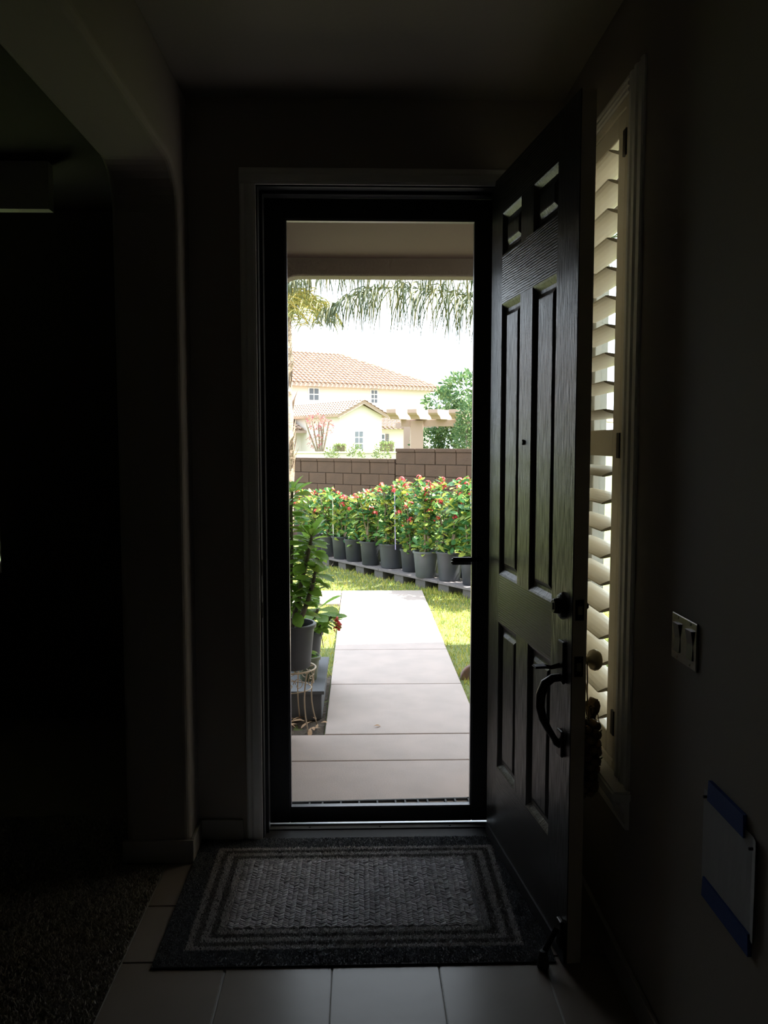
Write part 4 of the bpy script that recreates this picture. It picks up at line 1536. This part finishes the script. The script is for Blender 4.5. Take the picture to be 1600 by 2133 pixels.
blob_tree('leafy_tree', (3.1, 24.5, -.3), [(3.0, 24.5, 2.95, .75, .8, .55), (2.3, 24.3, 2.62, .5, .6, .35), (3.9, 24.6, 2.7, .8, .8, .7), (2.9, 24.4, 2.1, .9, .6, .5)], M_TREE, 3600, .16,
          'broad green tree rising behind the pergola', 'tree', (3.1, 24.5, 2.6), 21)
blob_tree('cypress_tree', (2.25, 18.2, -.3), [(2.28, 18.2, 1.5, .30, .30, .85), (2.27, 18.2, 2.1, .17, .17, .45)], M_TREE, 3000, .075, 'narrow upright cypress in front of the pergola beam', 'tree', (2.25, 18.2, 1.8), 22, .05)
blob_tree('garden_shrub', (1.9, 22.0, -.3), [(1.75, 22, 1.45, .42, .4, .42), (2.3, 22, 1.6, .5, .4, .5)], M_TREE, 2000, .11, 'loose green shrub seen under the pergola beam', 'shrub', (1.9, 22, 1.2), 23, .05)
blob_tree('flowering_vine', (-1.75, 38, -.4), [(-1.9, 38, 2.45, .45, .4, .38), (-1.45, 38, 2.2, .3, .3, .35), (-2.0, 38, 1.6, .35, .3, .3)], M_BOUG, 420, .12, 'half-bare pink-flowering small tree before the neighbour house', 'tree', (-1.7, 38, 2.2), 24, .07)
vine = bpy.data.objects['flowering_vine']
for k in range(5):
    dx = -.5 + k * .22
    MB().tube([(-1.75, 38, .3), (-1.75 + dx * .4, 38, 1.2), (-1.75 + dx, 38, 2.0 + .1 * k), (-1.75 + dx * 1.3, 38, 2.5)], [.05, .04, .03, .015], 6).build('branch', M_STEMG, vine)


def hedge(x0, x1, y0, y1, z0, z1, label, seed):
    r = np.random.default_rng(seed)
    root = empty('box_hedge', ((x0 + x1) / 2, (y0 + y1) / 2, z0))
    tag(root, label, 'hedge', 'clipped box hedges')
    MB().box(x0 + .04, x1 - .04, y0 + .04, y1 - .04, z0, z1 - .04).build('inner_branches', M_STEMG, root)
    mats = []
    off = Vector(root.location)
    for q in range(1300):
        p = Vector((r.uniform(x0, x1), r.uniform(y0, y1), r.uniform(z0, z1)))
        f = r.integers(0, 4)
        if f == 0:
            p.y = y0
        elif f == 1:
            p.z = z1
        elif f == 2:
            p.x = x0
        else:
            p.x = x1
        p += Vector(r.normal(0, .02, 3))
        L = r.uniform(.06, .12)
        mats.append(Matrix.Translation(p - off) @ frame_x(r.normal(0, 1, 3), 0) @ Matrix.Diagonal((L, L, L, 1)))
    leaf_cloud('foliage', mats, M_HEDGE, root, (0, 0, 0))


hedge(-1.2, -.66, 39.8, 40.5, -.4, 1.40, 'clipped square hedge at the near corner of the gabled wing', 31)
hedge(.93, 1.56, 39.8, 40.5, -.4, 1.49, 'clipped square hedge at the right corner of the gabled wing', 32)
gw = MB().box(-6, 1.35, 29.9, 30.2, -.4, 1.15).box(-6, 1.38, 29.85, 30.25, 1.15, 1.19)
tag(gw.build('garden_wall', M_HOUSE), 'low pale sunlit stucco wall across the street', 'wall')
for k, (x, z) in enumerate(((-.95, 1.28), (-.15, 1.25), (.75, 1.32))):
    blob_tree('flower_bush', (x, 29.3, -.4), [(x, 29.3, .75 + .1 * k, .30, .25, .62)], M_HEDGE, 500, .09, ['small yellow-green bush before the pale street wall', 'tiny rounded bush before the pale street wall', 'taller tawny bush before the end of the pale street wall'][k], 'shrub', (x, 29.3, .8), 40 + k, .02)

# ------------------------------------------------------------------ neighbour house
PH = math.atan2(2.95, 5.14)
hs_ = empty('neighbour_house', (0, 52.05, -.5), PH)
tag(hs_, 'cream two-storey house with tiled hip roof and a gabled wing', 'house')
ZB = .5            # lift from the empty to world zero


def hb(name, m, x0, x1, y0, y1, z0, z1, parent=None):
    return MB().box(x0, x1, y0, y1, z0 + ZB, z1 + ZB).build(name, m, parent or hs_, local=True)


hb('wall', M_HOUSE, -12, 5.45, .45, 9.4, -.5, 4.85)
EZ, RZ, RY = 4.93, 7.25, 4.95
core = MB()
core.add([(-14, -.02, EZ + ZB), (5.95, -.02, EZ + ZB), (5.95, 9.9, EZ + ZB), (-14, 9.9, EZ + ZB), (-14, RY, RZ + ZB - .05), (1.2, RY, RZ + ZB - .05)],
         [(0, 1, 5, 4), (1, 2, 5), (2, 3, 4, 5), (0, 4, 3), (0, 3, 2, 1)])
roof = core.build('hip_roof', M_ROOF, hs_, local=True)
hb('fascia', M_FASCIA, -14, 5.95, -.06, .02, EZ - .16, EZ + .03)
hb('fascia', M_FASCIA, 5.9, 5.98, -.06, 9.9, EZ - .16, EZ + .03)


def tile_ribs(x0, x1, ye, yr, ze, zr_, hip_r=None, pitch=.29, parent=None, name='roof_tiles', courses=14):
    """rows of barrel tiles running up a slope that faces -y; stepped at every course"""
    V, Q = [], []
    x = x0 + pitch / 2
    while x < x1:
        fmax = 1.0
        if hip_r is not None:
            fmax = max(0.0, min(1.0, (x1 - x) / (x1 - hip_r)))
        nc = max(1, int(round(courses * fmax)))
        for c in range(nc):
            f0, f1 = c / courses, min((c + 1.15) / courses, fmax + .02)
            for (f, lift) in ((f0, .055), (f1, .0)):
                y, z = ye + (yr - ye) * f, ze + (zr_ - ze) * f
                for k in range(5):
                    a = math.pi * k / 4
                    V.append((x + .10 * math.cos(a), y, z + ZB + lift + .085 * math.sin(a)))
            o = len(V) - 10
            for k in range(4):
                Q.append((o + k, o + k + 1, o + k + 6, o + k + 5))
            Q.append((o, o + 1, o + 3, o + 4))
        x += pitch
    o = soup(name, V, Q, M_ROOF, parent or roof)
    o['kind'] = 'stuff'
    return o


tile_ribs(-14, 5.95, -.12, RY, EZ, RZ, 1.2)
# hip and ridge caps
cap = MB()
for k in range(18):
    f = k / 17
    cap.add([], [])
pts = [Vector((5.95, -.05, EZ + ZB + .06)).lerp(Vector((1.2, RY, RZ + ZB + .06)), k / 20) for k in range(21)]
for k in range(20):
    MB().tube([pts[k], pts[k + 1] + Vector((0, 0, .0))], [.13, .09], 8).build('hip_tile', M_ROOF, roof, local=True)
MB().tube([(1.2, RY, RZ + ZB + .04), (-14, RY, RZ + ZB + .04)], .12, 8).build('ridge_tiles', M_ROOF, roof, local=True)


def lites(x0, x1, z0, z1, y, nx, nz, parent=None):
    w = hb('window', M_TRIM, x0 - .05, x1 + .05, y - .04, y + .02, z0 - .05, z1 + .05, parent)
    for i in range(nx):
        for j in range(nz):
            a = x0 + (x1 - x0) * i / nx + .03
            b = x0 + (x1 - x0) * (i + 1) / nx - .03
            c = z0 + (z1 - z0) * j / nz + .03
            d = z0 + (z1 - z0) * (j + 1) / nz - .03
            MB().box(a, b, y - .06, y - .035, c + ZB, d + ZB).build('pane', M_PANE, w, local=True)


lites(-3.2, -2.55, 3.98, 4.70, .45, 2, 2)
lites(1.02, 1.48, 3.92, 4.72, .45, 2, 3)
# gabled wing
GX0_, GX1_, GY_, GE, GP = -5.20, -2.72, -7.0, 2.92, 3.52
gm = (GX0_ + GX1_) / 2
wing = MB().prism([(GX0_, 0), (GX1_, 0), (GX1_, GE + ZB), (gm, GP + ZB - .05), (GX0_, GE + ZB)], GY_, .5, 'Y').build('gabled_wing', M_HOUSE, hs_, local=True)
mb = MB()
for s_, xe in ((-1, GX0_ - .28), (1, GX1_ + .28)):
    ze = GE - .13
    mb.prism([(gm, GP + ZB + .04), (xe, ze + ZB), (xe, ze + ZB + .09), (gm, GP + ZB + .13)], GY_ - .35, .5, 'Y')
wr_ = mb.build('wing_roof', M_ROOF, hs_, local=True)
V, Q = [], []
y = GY_ - .3
while y < .4:
    for s_, xe in ((-1, GX0_ - .3), (1, GX1_ + .3)):
        for c in range(7):
            for f, lift in ((c / 7, .05), ((c + 1.1) / 7, 0)):
                xx, zz = xe + (gm - xe) * f, GE - .05 + (GP + .13 - GE + .05) * f
                for k in range(5):
                    a = math.pi * k / 4
                    V.append((xx, y + .1 * math.cos(a), zz + ZB + lift + .07 * math.sin(a)))
            o = len(V) - 10
            Q += [(o + k, o + k + 1, o + k + 6, o + k + 5) for k in range(4)] + [(o, o + 1, o + 3, o + 4)]
    y += .29
soup('roof_tiles', V, Q, M_ROOF, wr_)['kind'] = 'stuff'
MB().prism([(gm, GP + ZB - .06), (GX1_ + .26, GE + ZB - .2), (GX1_ + .26, GE + ZB - .08), (gm, GP + ZB + .06), (GX0_ - .26, GE + ZB - .08), (GX0_ - .26, GE + ZB - .2)], GY_ - .34, GY_ - .28, 'Y').build('barge_board', M_FASCIA, hs_, local=True)
lites(-4.35, -3.85, 1.15, 2.10, GY_, 2, 3)
# lower roof on the left and a window on the right with louvred shutters
lr = MB().add([(-14, -3.2, 2.15 + ZB), (GX0_, -3.2, 2.15 + ZB), (GX0_, .5, 3.35 + ZB), (-14, .5, 3.35 + ZB), (-14, .5, 2.1 + ZB), (GX0_, .5, 2.1 + ZB)], [(0, 1, 2, 3), (0, 3, 4), (1, 5, 2), (0, 4, 5, 1)]).build('lower_roof', M_ROOF, hs_, local=True)
tile_ribs(-14, GX0_, -3.25, .45, 2.17, 3.36, None, .29, lr, 'roof_tiles', 8)
hb('wall', M_HOUSE, -14, GX0_, -2.6, .5, -.5, 2.15)
hb('fascia', M_FASCIA, -14, GX0_, -3.3, -3.2, 2.02, 2.16)
hb('wall', M_HOUSE, GX1_, 3.2, -2.4, .5, -.5, 2.35)
lr2 = MB().add([(GX1_, -3.0, 2.3 + ZB), (3.6, -3.0, 2.3 + ZB), (3.6, .5, 3.1 + ZB), (GX1_, .5, 3.1 + ZB), (GX1_, .5, 2.25 + ZB), (3.6, .5, 2.25 + ZB)], [(0, 1, 2, 3), (0, 3, 4), (1, 5, 2), (0, 4, 5, 1)]).build('lower_roof', M_ROOF, hs_, local=True)
tile_ribs(GX1_, 3.6, -3.05, .45, 2.32, 3.12, None, .29, lr2, 'roof_tiles', 8)
lites(-.35, .25, 1.1, 2.0, -2.4, 2, 3)
for x0 in (-.62, .32):
    s_ = hb('shutter', M_FASCIA, x0, x0 + .22, -2.45, -2.4, 1.08, 2.02)
    for j in range(9):
        MB().box(x0 + .02, x0 + .20, -2.47, -2.44, 1.12 + .1 * j + ZB, 1.18 + .1 * j + ZB).build('slat', M_PANE, s_, local=True)
